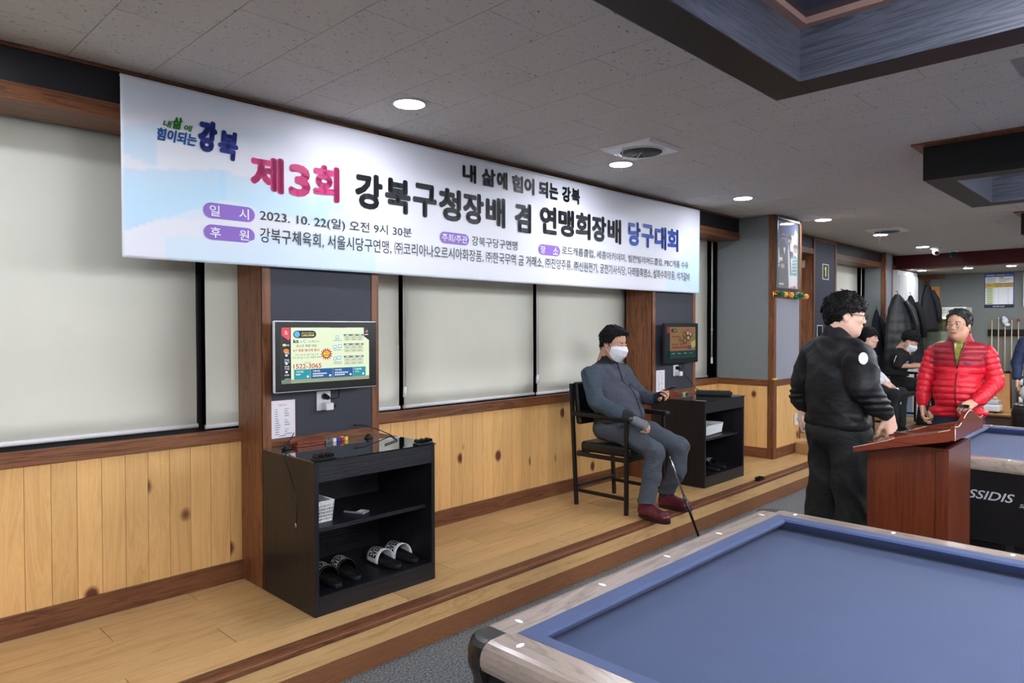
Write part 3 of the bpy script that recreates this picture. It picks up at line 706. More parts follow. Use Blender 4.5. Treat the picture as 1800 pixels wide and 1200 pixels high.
for (a,v0_,v1_,rows) in ((.69,.125,.25,2),(.69,.30,.475,2),(.69,.535,.715,2)):
    put_rect(g,a,.93,v1_,v0_,F0,6); put_rect(g,a+.002,.928,v1_-.003,v0_+.035,F1,13); put_rect(g,a,.93,v0_+.035,v0_,F1,7)
    for c_ in (.73,.81,.885):
        put_rect(g,c_-.012,c_+.02,v0_+.026,v0_+.01,F2,6)
        for k in range(rows):
            vv = v0_+.05+(v1_-v0_-.05)*(k+.3)/rows; put_rect(g,c_-.02,c_+.02,vv+.014,vv,F2,12)
for (a,b2,v_) in ((.595,.635,.15),(.565,.605,.33),(.62,.665,.32),(.57,.605,.55),(.61,.66,.535)):
    put_rect(g,a,b2,v_+.065,v_,F0,9); put_rect(g,a+.006,b2-.006,v_+.05,v_+.012,F1,6)
for v_ in (.235,.415,.64,.67): put_rect(g,.57,.665,v_+.012,v_,F0,12)
for a,b2,c_,s1,s2,s3 in ((.13,.31,4,'기타게임','~~~','' ),(.312,.56,5,'기록게임','~~~~~~~~~~~','~~~~~~~~'),(.562,.80,5,'기타게임','~~~~~~~','~~~~~'),(.802,.955,4,'대회','게임','')):
    dv = (.5-a)*.02
    put_rect(g,a,b2,.935,.755,F0,c_); put_text(g,s1,a+.02,a+.1,.815,.78,F1,6,.015); put_text(g,s2,a+.02,min(b2-.02,a+.18) if c_==5 else a+.07,.86,.832,F1,6)
    if s3: put_text(g,s3,a+.02,a+.14,.9,.872,F1,6)
    put_poly(g,disc_pts(b2-.03,.89,.013,.02,12),F1,6)
put_poly(g,[(.935,0),(1,0),(1,.245),(.935,.17)],F0,1); put_poly(g,disc_pts(.967,.07,.018,.03,12),F1,11); put_poly(g,disc_pts(.962,.06,.012,.02,12),F2,5); put_rect(g,.945,.99,.142,.128,F1,6)
put_rect(g,.53,.72,.004,0,F1,3)
g.build('screen_picture', TINT, t1)

t2, h, d, H_ = display(5.262, 5.836, 1.212, 1.57, 'dimmer wall screen showing a food advert, above the farther cabinet', 3.27, BLACKP)
DIM = [em('tan',(158,122,78),.55), em('brown2',(112,72,44),.55), em('dgreen',(14,66,60),.6), em('dred',(150,40,60),.6), em('ddark',(26,30,36),.6), em('dpink',(196,60,90),.6), em('dyel',(190,190,90),.6), em('dwhite',(190,180,160),.6), em('dpurple',(110,60,120),.5)]
g = G(); F0, F1, F2 = sf(.0003), sf(.0006), sf(.0009)
put_rect(g,0,1,1,0,sf(0),0); put_rect(g,0,1,1,.76,F0,2); put_rect(g,0,.1,1,0,F0,4); put_rect(g,0,.1,.2,0,F1,3)
put_poly(g, pill_pts(.14,.34,.17,.06,.03), F0, 4); put_poly(g,disc_pts(.18,.115,.02,.05),F1,2); put_rect(g,.22,.32,.10,.085,F1,7); put_rect(g,.22,.31,.14,.12,F1,6)
for x_, y_, r_ in ((.6,.25,.07),(.72,.2,.08),(.82,.24,.07),(.74,.36,.07),(.62,.45,.08),(.5,.5,.06),(.44,.38,.05)): put_poly(g,disc_pts(x_,y_,r_,r_*1.5),F0,1); put_poly(g,disc_pts(x_,y_-.01,r_*.55,r_*.8),F1,7 if x_>.7 else 0)
put_rect(g,.66,.87,.16,.115,F2,5); put_text(g,'~~~~~',.68,.85,.15,.125,F2,7)
put_text(g,'~~~~~',.16,.44,.34,.28,F1,3,.01); put_text(g,'~~~',.15,.4,.58,.53,F1,1,.01); put_text(g,'~~~~~~~',.17,.72,.70,.61,F1,3,.02)
put_rect(g,.72,.86,.72,.60,F1,8); put_poly(g,[(.84,.5),(1,.42),(1,.64),(.84,.70)],F1,6)
for k in range(4): put_rect(g,.14+.21*k,.33+.21*k,.93,.80,F1,2); put_text(g,('~~~~','~~~~','~~~~','대회')[k],.16+.21*k,.26+.21*k,.86,.83,F2,7)
g.build('screen_picture', DIM, t2)

# sockets, plugs, menus
def socket(x, z, lb):
    t = thing('wall_socket', lb, 'socket', (x, 3.351, z))
    G().box(-.042,.042,-.009,-.0005,-.052,.052).build('plate', WHITE, t, .004)
    G().cyl((0,-.01,.024),(0,-.012,.024),.019,n=16).build('socket_well', mat('socket_grey',(200,200,200),rough=.5), t)
    G().cyl((0,-.012,.024),(0,-.05,.02),.017,.012,n=14).build('plug', BLACKP, t, .002)
    G().box(-.018,.03,-.062,-.0095,-.048,-.008).build('plug', mat('white_adapter',(236,236,238),rough=.3), t, .006)
    G().cyl((.03,-.04,-.028),(.05,-.045,-.03),.011,.008,n=10).build('plug', BLACKP, t)
    G().tube([(0,-.05,.02),(.03,-.055,.01),(.07,-.04,.015),(.09,-.02,.06)], .003, 6).build('lead', BLACKP, t)
    return t
socket(1.982, 1.139, 'white double wall socket with plugs directly below the first screen')
socket(5.576, 1.141, 'white wall socket with a white adapter directly below the farther screen')
def menu(x0, x1, z0, z1, lb):
    t = thing('menu_sheet', lb, 'menu', ((x0+x1)/2, 3.3505, z0))
    h = (x1-x0)/2; H2 = z1-z0
    box('sheet', mat('paper',(238,236,244),rough=.6), t, -h, h, -.002, -.0003, 0, H2)
    g = G(); f = lambda u, v: (-h+2*h*u, -.0024, v*H2)
    for (a,b2,c_,d2) in ((0,1,0,.008),(0,1,.992,1),(0,.012,0,1),(.988,1,0,1)): put_rect(g,a,b2,c_,d2,f,1)
    put_text(g,'MENU',.34,.66,.85,.90,f,1)
    L1 = ['~~','~~','~~','~~','~~','~~~','~~~','~~~~','~~~~','~~~','~~~','~~~']; L2 = ['~~~','~~','~~~','~~~','','~~','~~~','~~~~','','~~~','~~','~~~~~']
    for k in range(12):
        z_ = .76-.058*k
        put_text(g,L1[k],.22,.22+.05*len(L1[k]),z_,z_+.026,f,0 if k else 1)
        if L2[k]: put_text(g,L2[k],.58,.58+.055*len(L2[k]),z_,z_+.026,f,1 if k in (0,5,9) else 0)
    put_text(g,'~~~~~~~',.36,.62,.075,.10,f,0)
    g.build('print', [mat('print_grey',(96,96,104),rough=.6), mat('print_rose',(214,130,140),rough=.6)], t)
menu(1.672, 1.817, .958, 1.159, 'white menu sheet on the pillar left below the first screen')
menu(5.255, 5.395, .958, 1.155, 'white menu sheet on the farther pillar, behind the seated man\'s phone')

# ================================================================== THINGS ON THE CABINETS
def cue_block(x, y, lb):
    t = thing('chalk_holder', lb, 'holder', (x, y, GT+.0005))
    Wn = wood('mahogany', [(0,(92,36,18)),(.5,(124,54,28)),(1,(104,44,22))], scale=(3,20,20), rough=.35, random_off=False)
    G().box(-.08,.08,-.03,.03,0,.012).build('base', Wn, t, .002); G().box(-.1,.1,.006,.03,.0125,.03).build('ledge', Wn, t, .002)
    G().box(-.07,.09,-.022,.0,.0125,.026).build('ledge', Wn, t, .002)
cue_block(1.84, 3.26, 'small mahogany chalk holder on the glass top of the nearer cabinet')
cue_block(5.40, 3.28, 'small mahogany chalk holder on the glass top of the farther cabinet')
chalkc = [mat('chalk_blue',(40,70,150),rough=.8), mat('chalk_yellow',(226,208,60),rough=.7), mat('chalk_red',(196,40,50),rough=.7), mat('chalk_grey',(96,96,92),rough=.7), mat('chalk_white',(232,232,230),rough=.7)]
def chalk(x, y, z, a, cols, lb, s=.011):
    t = thing('chalk_cube', lb, 'chalk', (x,y,z), a, 'cubes of cue chalk on the cabinet tops')
    G().box(-s,s,-s,s,0,.019).build('wrapper', chalkc[cols[0]], t, .0015); G().cyl((0,0,.0192),(0,0,.023),.008,.006,n=10).build('chalk_face', chalkc[cols[1]], t)
for k, (x, y, c_) in enumerate([(1.945,3.258,(3,3)),(1.968,3.262,(3,0)),(1.992,3.265,(4,2)),(2.016,3.262,(0,2)),(2.042,3.265,(2,1)),(2.066,3.268,(1,0))]):
    chalk(x, y, GT+.0005, .1*k, c_, ['dark grey chalk cube next to the chalk holder, leftmost of the row','grey and blue chalk cube, second from the chalk holder','white chalk cube with red face in the middle of the row','blue chalk cube with red face in the row','red chalk cube with yellow face in the row','yellow chalk cube at the right end of the row'][k])
for k, (x, y, c_) in enumerate([(5.545,3.27,(3,3)),(5.575,3.26,(1,0)),(5.602,3.275,(1,1)),(5.628,3.265,(0,1))]):
    chalk(x, y, GT+.0005, .2*k, c_, ['grey chalk cube on the farther cabinet','yellow chalk cube with blue face on the farther cabinet','all yellow chalk cube on the farther cabinet','blue chalk cube with yellow face on the farther cabinet'][k])
def clip(x, y, a, z, lb):
    t = thing('cue_clip', lb, 'clip', (x,y,z), a)
    G().box(-.055,.055,-.022,.022,0,.008).build('base', BLACKP, t, .003)
    for k in (-.034,0,.034):
        g = G(); n = 8
        for i in range(n):
            a0 = -.6+i*(PI+1.2)/n; a1 = -.6+(i+1)*(PI+1.2)/n
            g.hexa(*[[(k+rr*math.cos(q),yy,.017+rr*math.sin(q)) for rr,yy,q in ((.012,-.02,a0),(.012,.02,a0),(.0085,.02,a0),(.0085,-.02,a0))], [(k+rr*math.cos(q),yy,.017+rr*math.sin(q)) for rr,yy,q in ((.012,-.02,a1),(.012,.02,a1),(.0085,.02,a1),(.0085,-.02,a1))]])
        g.build('cradle', BLACKP, t)
clip(1.69, 2.858, 0.02, GT+.0005, 'black cue clip on the left front corner of the nearer cabinet')
clip(2.275, 2.858, 0.02, GT+.0005, 'black cue clip on the right front corner of the nearer cabinet')
clip(5.80, 2.655, 0.0, .2105, 'black cue clip lying on the step edge beyond the farther cabinet')
def cabgrom(x, y, lb):
    t = thing('cable_grommet', lb, 'cable outlet', (x,y,GT+.0005))
    G().lathe((0,0,0), [(.024,0),(.024,.006),(.018,.012),(.012,.013)], 16).build('ring', BLACKP, t); G().ball((0,0,.014), .012, 10).build('knob', BLACKP, t)
cabgrom(1.70, 3.23, 'round black cable grommet on the left of the nearer glass top'); cabgrom(2.19, 3.23, 'round black cable grommet on the right of the nearer glass top')
cord = tag(G().tube([(1.70,3.23,GT+.012),(1.66,3.20,GT+.01),(1.622,3.12,GT+.006),(1.620,3.05,.85),(1.620,2.99,.75),(1.620,2.975,.68),(1.620,2.985,.62)], .003, 6).build('charging_cord', BLACKP), 'thin black charging cord hanging down the left side of the nearer cabinet', 'cord')
G().cyl((1.620,2.985,.62),(1.620,2.985,.60),.006,n=8).build('plug_tip', CHROME, cord)
tag(G().tube([(2.16,3.335,.99),(2.22,3.31,.985),(2.29,3.27,.955),(2.33,3.22,GT+.004),(2.25,3.05,GT+.004),(2.12,2.98,GT+.004)], .003, 6).build('power_cord', BLACKP), 'thin black cord running from the first pillar over the nearer glass top', 'cord')
tag(G().tube([(1.71,3.24,GT+.02),(1.76,3.28,GT+.05),(1.80,3.335,.985)], .003, 6).build('power_cord', BLACKP), 'thin black cord rising from the left grommet to the first pillar', 'cord')
tag(G().tube([(5.63,3.30,1.115),(5.70,3.27,1.04),(5.76,3.24,.97),(5.775,3.21,.95),(5.74,3.19,.945)], .0035, 6).build('power_cord', BLACKP), 'black cord running from the farther socket down to the black case', 'cord')
t = thing('charger_case', 'long black zip case lying on the farther cabinet', 'case', (5.70, 3.04, GT+.0005), R(-62))
G().prism([(-.045,0),(.045,0),(.052,.012),(.048,.034),(.03,.044),(-.03,.044),(-.048,.034),(-.052,.012)], 0, -.15, .15).build('body', mat('black_fabric',(22,23,26),rough=.75,bump=.2,bscale=500), t, .006)
G().tube([(-.15,-.04,.034),(0,-.045,.037),(.15,-.04,.034)], .0025, 6).build('zip', DARKMET, t); G().cyl((.15,0,.02),(.163,0,.02),.014,n=10).build('end_knob', BLACKP, t)

def basket(x, y, z, l, w_, h_, rz, lb):
    t = thing('plastic_basket', lb, 'basket', (x,y,z), rz)
    k = .9; g = G(); n = 10
    lo = [(-l/2*k,-w_/2*k,0),(l/2*k,-w_/2*k,0),(l/2*k,w_/2*k,0),(-l/2*k,w_/2*k,0)]; hi = [(-l/2,-w_/2,h_),(l/2,-w_/2,h_),(l/2,w_/2,h_),(-l/2,w_/2,h_)]
    for i in range(4):
        a, b2, c_, d2 = Vector(lo[i]), Vector(lo[(i+1)%4]), Vector(hi[(i+1)%4]), Vector(hi[i])
        nn = max(4, int((b2-a).length/.012)); nrm = Vector((-(a+b2).x,-(a+b2).y,0)).normalized()*.0015
        for k2 in range(nn+1):
            t2_ = k2/nn; p, q = a.lerp(b2,t2_), d2.lerp(c_,t2_); g.cyl(p, q, .0038, n=4, smooth=False)
        for k2 in range(6):
            t2_ = (k2+.3)/6; p, q = a.lerp(d2,t2_), b2.lerp(c_,t2_); g.cyl(p, q, .0036, n=4, smooth=False)
    for i in range(4):
        q = [Vector(p)*.995 for p in (lo[i], lo[(i+1)%4], hi[(i+1)%4], hi[i])]
        for a0, a1 in ((0,.12),(.80,1)): g.add([tuple(q[0].lerp(q[3],a0)),tuple(q[1].lerp(q[2],a0)),tuple(q[1].lerp(q[2],a1)),tuple(q[0].lerp(q[3],a1))], [(0,1,2,3)])
    g.build('mesh_wall', WHITE, t)
    G().hexa([(p[0],p[1],0) for p in lo], [(p[0],p[1],.003) for p in lo]).build('bottom', WHITE, t)
    g = G()
    for i in range(4): g.cyl(hi[i], hi[(i+1)%4], .005, n=8)
    g.build('rim', WHITE, t)
basket(1.735, 3.06, PZ+.3935, .14, .20, .10, 0, 'white mesh basket on the middle shelf of the nearer cabinet')
basket(5.56, 3.04, PZ+.3995, .38, .17, .08, R(6), 'long low white basket on the middle shelf of the farther cabinet')
t = thing('remote_phone', 'small silver phone lying on the middle shelf of the nearer cabinet', 'phone', (1.965, 3.01, PZ+.3935), R(25))
G().box(-.03,.03,-.058,.058,0,.011).build('body', mat('silver',(176,180,186),rough=.3,metal=.6), t, .004); box('screen', BLACKP, t, -.025,.025,-.01,.05,.0111,.0116)
g = G(); [g.box(-.022+.016*i,-.012+.016*i,-.045+.011*j,-.038+.011*j,.0111,.012) for i in range(3) for j in range(3)]; g.build('keypad', mat('key_white',(222,222,226),rough=.4), t)

# slide sandals
def foot_outline(L_, W0, n=28, grow=0.0):
    pts = []
    for k in range(n):
        a = 2*PI*k/n; c_, s_ = math.cos(a), math.sin(a)
        x = L_/2+(L_/2+grow)*math.copysign(abs(c_)**.85, c_); wd = W0/2*(.74+.26*max(0,min(1,(x/L_-.15)*1.6)))-.006*math.exp(-((x/L_-.42)/.12)**2)
        pts.append((x, (wd+grow)*math.copysign(abs(s_)**.8, s_)))
    return pts
RUBBER = mat('black_rubber', (20,20,21), rough=.6); STRW = mat('white_strap', (232,232,235), rough=.4); STRB = mat('black_strap', (16,16,18), rough=.35); INKB = mat('ink_black', (14,14,16), rough=.5)
def sandal(x, y, z, rz, white, lb, grp):
    t = thing('slide_sandal', lb, 'sandal', (x,y,z), rz, grp)
    L_ = .27; g = G(); rings = [(0,-.004),(.006,0),(.02,0),(.026,-.004),(.026,-.012),(.021,-.018)]
    n = 28; vs = []
    for zz, gr in rings: vs += [(p[0],p[1],zz) for p in foot_outline(L_,.102,n,gr)]
    fs = [tuple(reversed(range(n)))]
    for i in range(len(rings)-1): fs += [(i*n+k,i*n+(k+1)%n,(i+1)*n+(k+1)%n,(i+1)*n+k) for k in range(n)]
    fs.append(tuple((len(rings)-1)*n+k for k in range(n)))
    g.add(vs, fs, 0, True); sl = g.build('sole', RUBBER, t)
    g = G()
    for k in range(7): g.box(.03+.012*k,.036+.012*k,-.024,.024,.0205,.0225)
    g.build('footbed_ribs', RUBBER, t)
    def sp(u, v, off=0.0):   # u across the arch 0..1, v along the foot 0..1
        a = PI*(1-u); ln = .108; xx = .118+ln*v+.008*math.sin(PI*u); rr = 1-.10*v
        return (xx, (.055+off)*math.cos(PI-a)*-1*rr*-1 if False else (.055+off)*math.cos(a)*-1*rr, .012+(.064+off)*math.sin(a)*(1-.10*v))
    n = 20; vs = []; fs = []
    for i in range(n+1):
        for j in range(5): vs.append(sp(i/n, j/4))
    for i in range(n):
        for j in range(4): a = i*5+j; fs.append((a,a+1,a+6,a+5))
    st = G().add(vs, fs, 0, True).build('strap', STRW if white else STRB, t); sd = st.modifiers.new('s','SOLIDIFY'); sd.thickness = .004; sd.offset = 0
    def F(off): return lambda u, v: sp(u, v, off)
    g = G()
    if not white:
        for i in range(14):
            a, b2 = .1+.8*i/14, .1+.8*(i+1)/14; put_rect(g, a, b2, .14, .86, F(.0028), 1)
    put_text(g, 'EVERLAST', .12, .88, .2, .80, F(.0034), 0, .035)
    g.build('brand_lettering', [INKB, STRW], t)
    return t
SZ = PZ+.001+.092+.0005
sandal(1.775, 2.862, SZ, R(84), False, 'black slide sandal with white patch, left one of the pair in the nearer cabinet', 'black slide sandals in the nearer cabinet')
sandal(1.893, 2.885, SZ, R(84), False, 'black slide sandal with white patch, right one of the pair in the nearer cabinet', 'black slide sandals in the nearer cabinet')
sandal(2.132, 2.872, SZ, R(90), True, 'black slide sandal with white strap, left one of the pair at the cabinet\'s right', 'white-strapped slide sandals in the nearer cabinet')
sandal(2.254, 2.885, SZ, R(90), True, 'black slide sandal with white strap, right one against the cabinet\'s right side', 'white-strapped slide sandals in the nearer cabinet')
sandal(5.49, 2.865, SZ, R(86), False, 'black slide sandal in the farther cabinet, nearest its front edge on the left', 'black slide sandals in the farther cabinet')
sandal(5.64, 2.885, SZ, R(86), False, 'black slide sandal in the farther cabinet, rightmost one', 'black slide sandals in the farther cabinet')
sandal(5.365, 2.95, SZ, R(88), False, 'black slide sandal in the farther cabinet, half hidden at the back left', 'black slide sandals in the farther cabinet')
# ================================================================== BILLIARD TABLES
TABW = mat('table_apron_black', (15,15,17), rough=.32)
CAPM = mat('corner_cap', (36,33,32), rough=.3)
PEARL = mat('pearl_sight', (238,240,236), rough=.25, emit=None)
RUBR = mat('cushion_cloth', (54,69,108), rough=.8, bump=.12, bscale=900, sheen=.08)
def rail_profile(w_, h_=.8):
    """outer side at 0, inner at w_; returned (across, z)"""
    pts = [(w_,h_),(.035,h_),(.022,h_-.003),(.011,h_-.010),(.004,h_-.021),(.0,h_-.035),(.001,h_-.050),(.006,h_-.062),(.012,h_-.066),(w_,h_-.066)]
    return pts
def billiard_table(x0, x1, y0, y1, lb):
    """outer rectangle, long side along y"""
    cx, cy = (x0+x1)/2, (y0+y1)/2
    t = thing('billiard_table', lb, 'billiard table', (cx,cy,0)); H_ = .8; RW = .105; CW = .05; K = .085
    a, b = (x1-x0)/2, (y1-y0)/2
    prof = rail_profile(RW)
    for s in (-1,1):
        G().prism([(s*(a-p),z-.0005) for p, z in prof], 1, -b+K, b-K, 0).build('rail', RAILW, t)
        gp = [(s*(b-p),z) for p, z in prof]
        G().prism(gp, 0, -a+K, a-K, 0).build('rail', RAILX, t)
        # cushions: sloping cloth nose
        ia, ib = a-RW, b-RW
        cp = [(0,H_),(CW*.8,H_-.003),(CW,H_-.009),(CW*.9,H_-.018),(CW*.4,H_-.040),(0,H_-.055)]
        g = G()
        vs = []
        for (p, z) in cp: vs += [(s*(ia-p), -(ib-p), z), (s*(ia-p), (ib-p), z)]
        fs = [(2*i,2*i+1,2*i+3,2*i+2) for i in range(len(cp)-1)]; g.add(vs, fs); g.build('cushion', RUBR, t)
        vs = []
        for (p, z) in cp: vs += [(-(ia-p), s*(ib-p), z), ((ia-p), s*(ib-p), z)]
        g = G(); g.add(vs, fs); g.build('cushion', RUBR, t)
        for s2 in (-1,1):
            # rounded corner cap running down into the leg post
            pr = [(s*(a-K)-s*.02, s2*(b-K)-s2*.02)]
            n = 8; arc = [(s*(a-.07+.07*math.cos(PI/2*k/n)), s2*(b-.07+.07*math.sin(PI/2*k/n))) for k in range(n+1)]
            poly = [(s*(a-RW), s2*(b-K)), (s*(a-K), s2*(b-RW)), (s*(a), s2*(b-K))]
            outer = [(s*a, s2*(b-K))]+arc+[(s*(a-K), s2*b), (s*(a-K), s2*(b-RW-.0)), (s*(a-RW), s2*(b-RW)), (s*(a-RW), s2*(b-K))]
            outer = [outer[0]]+arc[0:]+[(s*(a-K), s2*b), (s*(a-K), s2*(b-K)), ]
            vs = []; zs = [(.30,.012),(.70,.012),(.735,.0),(.765,.0),(.787,.006),(.797,.016),(H_+.0005,.03)]
            m_ = len(outer); cxx, cyy = s*(a-K), s2*(b-K)
            for z, ins in zs:
                for p in outer:
                    dx, dy = p[0]-cxx, p[1]-cyy; f = 1-ins/.085
                    vs.append((cxx+dx*f, cyy+dy*f, z))
            fs = [tuple(range(m_))[::-1], tuple(range((len(zs)-1)*m_, len(zs)*m_))]
            for i in range(len(zs)-1): fs += [(i*m_+k, i*m_+(k+1)%m_, (i+1)*m_+(k+1)%m_, (i+1)*m_+k) for k in range(m_)]
            G().add(vs, fs).build('corner_cap', CAPM, t)
    box('playing_bed', CLOTH, t, -a+RW-.002, a-RW+.002, -b+RW-.002, b-RW+.002, H_-.08, H_-.050)
    box('apron', TABW, t, -a+.02, -a+.05, -b+K, b-K, .34, H_-.066, .002); box('apron', TABW, t, a-.05, a-.02, -b+K, b-K, .34, H_-.066, .002)
    box('apron', TABW, t, -a+K, a-K, -b+.02, -b+.05, .34, H_-.066, .002); box('apron', TABW, t, -a+K, a-K, b-.05, b-.02, .34, H_-.066, .002)
    box('underframe', BLACKM, t, -a+.06, a-.06, -b+.06, b-.06, .42, H_-.08)
    for s in (-1,1):
        for s2 in (-1,1):
            lg = box('leg', TABW, t, s*(a-.26)-.16, s*(a-.26)+.16, s2*(b-.30)-.18, s2*(b-.30)+.18, .03, .42, .01)
        for s2 in (-1,0,1):
            G().lathe((s*(a-.35), s2*(b-.75)+.3*(s2==0), 0), [(.075,0),(.078,.015),(.06,.03),(.035,.05),(.03,.2),(.05,.3),(.05,.42)], 20).build('levelling_foot', mat('grey_steel',(120,124,126),rough=.3,metal=.8), t)
    # sights (diamonds)
    sg = G(); n = 6
    vs = [(.0135*c_, .0085*s_, 0) for c_, s_ in ((1,0),(.5,.72),(-.5,.72),(-1,0),(-.5,-.72),(.5,-.72))]
    sm1 = G().add([(x,y,.0006) for x,y,_ in vs]+[(x,y,-.001) for x,y,_ in vs], [tuple(range(6))]+[(i,(i+1)%6,6+(i+1)%6,6+i) for i in range(6)]).mesh('sight', PEARL)
    sm2 = G().add([(y,x,.0006) for x,y,_ in vs]+[(y,x,-.001) for x,y,_ in vs], [tuple(range(6))]+[(i,(i+1)%6,6+(i+1)%6,6+i) for i in range(6)]).mesh('sight', PEARL)
    na, nb2 = a-RW-CW, b-RW-CW
    for k in range(5):
        x = -na+2*na*k/4
        for s in (-1,1): link('sight', sm2, t, (x, s*(b-.062), H_+.0003))
    for k in range(9):
        y = -nb2+2*nb2*k/8
        for s in (-1,1): link('sight', sm1, t, (s*(a-.062), y, H_+.0003))
    return t
bt1 = billiard_table(1.09, 2.772, 1.25-3.10, 1.25, 'blue-clothed billiard table in the foreground with grey-brown wooden rails')
bt2 = billiard_table(4.575, 6.262, 1.205-3.10, 1.205, 'farther blue-clothed billiard table behind the lectern, with white lettering on its black side')
g = G(); XA = 4.575+.0195-(4.575+6.262)/2; cyy = 1.205-1.55
fnt = lambda u, v: (XA, -u-cyy, v)
put_text(g, 'BISSIDIS', -.948, -.668, .573, .622, fnt, 0, .012, .32); put_text(g, 'SMART', -.648, -.54, .556, .576, fnt, 0, .01, .32)
g.build('maker_lettering', mat('silver_lettering',(176,178,184),rough=.4), bt2)
# ================================================================== LECTERN
t = thing('lectern', 'reddish brown wooden lectern with a scalloped tray top, chipped white along the edges', 'lectern', (3.48, .855, 0))
EDGEW = mat('chipped_edge', (226,214,200), rough=.6)
box('side_panel', CHERRY, t, -.20, -.18, -.155, .155, .05, 1.03, .002); box('side_panel', CHERRY, t, .18, .20, -.155, .155, .05, 1.03, .002)
box('front_panel', CHERRY, t, -.18, .18, -.155, -.137, .05, 1.03, .002)
box('corner_strip', CHERRY, t, -.205, -.2, -.157, -.11, .05, 1.02, .001)
box('inner_shelf', CHERRY, t, -.18, .18, -.137, .15, .60, .618)
G().box(-.23,.23,-.19,.19,.0,.05).build('base', CHERRY, t, .004)
def tz(y): return 1.075+(-.19-y)*.235   # underside height of the tray along y
ya, yb = -.19, .195
for sx in (-1, 1):
    x0, x1 = (-.26,-.242) if sx < 0 else (.242,.26)
    low = [(x0,ya,tz(ya)),(x1,ya,tz(ya)),(x1,yb,tz(yb)),(x0,yb,tz(yb))]
    ys = [ya+.018, ya+.03, ya+.06, .03, .06, .095, yb]; hs = [.048,.046,.044,.040,.033,.03,.022]
    poly = [(ya+.018,tz(ya+.018)),(yb,tz(yb))]+[(yy,tz(yy)+hh) for yy, hh in reversed(list(zip(ys,hs)))]
    wl = G().prism(poly, 0, x0, x1).build('tray_side', CHERRYY, t, .0015)
    g = G()
    for i in range(len(ys)-1):
        if i in (2,): continue
        g.cyl((x0+.0015 if sx<0 else x0+.001,ys[i],tz(ys[i])+hs[i]),(x0+.0015 if sx<0 else x0+.001,ys[i+1],tz(ys[i+1])+hs[i+1]),.0013,n=4,smooth=False)
    g.build('chipped_edge', EDGEW, wl)
bd = [(-.26+.04,ya),(.26,ya)]
G().hexa([(-.242,ya+.018,tz(ya)),(.242,ya+.018,tz(ya)),(.242,yb,tz(yb)),(-.242,yb,tz(yb))],[(-.242,ya+.018,tz(ya)+.014),(.242,ya+.018,tz(ya)+.014),(.242,yb,tz(yb)+.014),(-.242,yb,tz(yb)+.014)]).build('tray_board', CHERRYY, t)
# scalloped head board
z0 = tz(ya); top = []
for k in range(25):
    x = -.26+.52*k/24; u = abs(x)/.26
    hgt = .052+.05*(.5+.5*math.cos(PI*min(1,u/.86)))+(.004 if u > .9 else 0)
    top.append((x, z0+hgt))
poly = [(-.26,z0),(.26,z0)]+list(reversed(top))
hb = G().prism(poly, 1, ya, ya+.018).build('head_board', CHERRYY, t, .0015)
g = G()
for i in range(0, 24):
    if i in (5,6,15,16,17): continue
    g.cyl((top[i][0],ya+.001,top[i][1]),(top[i+1][0],ya+.001,top[i+1][1]),.0015 if i < 12 else .001,n=4,smooth=False)
g.cyl((-.259,ya+.001,z0),(-.259,ya+.001,z0+.05),.0015,n=4); g.build('chipped_edge', EDGEW, hb)

# ================================================================== CHAIRS
VINYL = mat('black_vinyl', (20,20,23), rough=.38, bump=.06, bscale=60)
FRM = mat('chair_frame_black', (18,18,20), rough=.4)
def chair(x, y, lb):
    """faces -y; origin on the platform under the seat centre"""
    t = thing('armchair', lb, 'chair', (x, y, PZ+.0005), 0, None)
    hw, s = .24, .013; yf, yb_ = -.225, .225
    for sx in (-1,1):
        G().box(sx*hw-s,sx*hw+s,yf-s,yf+s,0,.67).build('leg', FRM, t, .003)
        G().hexa([(sx*hw-s,yb_-s,0),(sx*hw+s,yb_-s,0),(sx*hw+s,yb_+s,0),(sx*hw-s,yb_+s,0)],[(sx*hw-s,yb_+.05-s,.905),(sx*hw+s,yb_+.05-s,.905),(sx*hw+s,yb_+.05+s,.905),(sx*hw-s,yb_+.05+s,.905)]).build('leg', FRM, t, .003)
        box('stretcher', FRM, t, sx*hw-.009, sx*hw+.009, yf+s, yb_-s, .10, .125, .002)
        box('seat_rail', FRM, t, sx*hw-.010, sx*hw+.010, yf+s, yb_-s, .37, .40, .002)
        ar = G().box(sx*hw-.03,sx*hw+.03,yf-.045,yb_+.03,.665,.70).build('armrest', VINYL, t, .014, 3)
    box('stretcher', FRM, t, -hw+s, hw-s, yb_-.01, yb_+.01, .13, .155, .002)
    box('seat_frame', FRM, t, -hw+s, hw-s, yf-.008, yf+.01, .37, .40, .002); box('seat_frame', FRM, t, -hw+s, hw-s, yb_-.01, yb_+.008, .37, .40, .002)
    G().box(-hw+.016,hw-.016,yf-.02,yb_-.02,.40,.478).build('seat', VINYL, t, .025, 4)
    g = G().hexa([(-hw+.014,yb_-.03,.60),(hw-.014,yb_-.03,.60),(hw-.014,yb_+.02,.60),(-hw+.014,yb_+.02,.60)],[(-hw+.014,yb_+.005,.915),(hw-.014,yb_+.005,.915),(hw-.014,yb_+.055,.915),(-hw+.014,yb_+.055,.915)])
    bk = g.build('backrest', VINYL, t, .018, 4)
    g = G()
    for z in (.70,.81): g.cyl((-hw+.03,yb_-.028+.035*(z-.6)/.315,z),(hw-.03,yb_-.028+.035*(z-.6)/.315,z),.003,n=6)
    for x_ in (-.07,.07): g.cyl((x_,yb_-.028,.615),(x_,yb_+.005,.90),.003,n=6)
    g.build('seam', BLACKM, bk)
    return t
chair(4.31, 3.06, 'black vinyl armchair under the seated man in the white mask')
chair(10.72, 2.98, 'black vinyl armchair under the person in the black T-shirt, far back')
chair(9.47, 3.00, 'black vinyl armchair under the woman in white, behind the man in the black jacket')

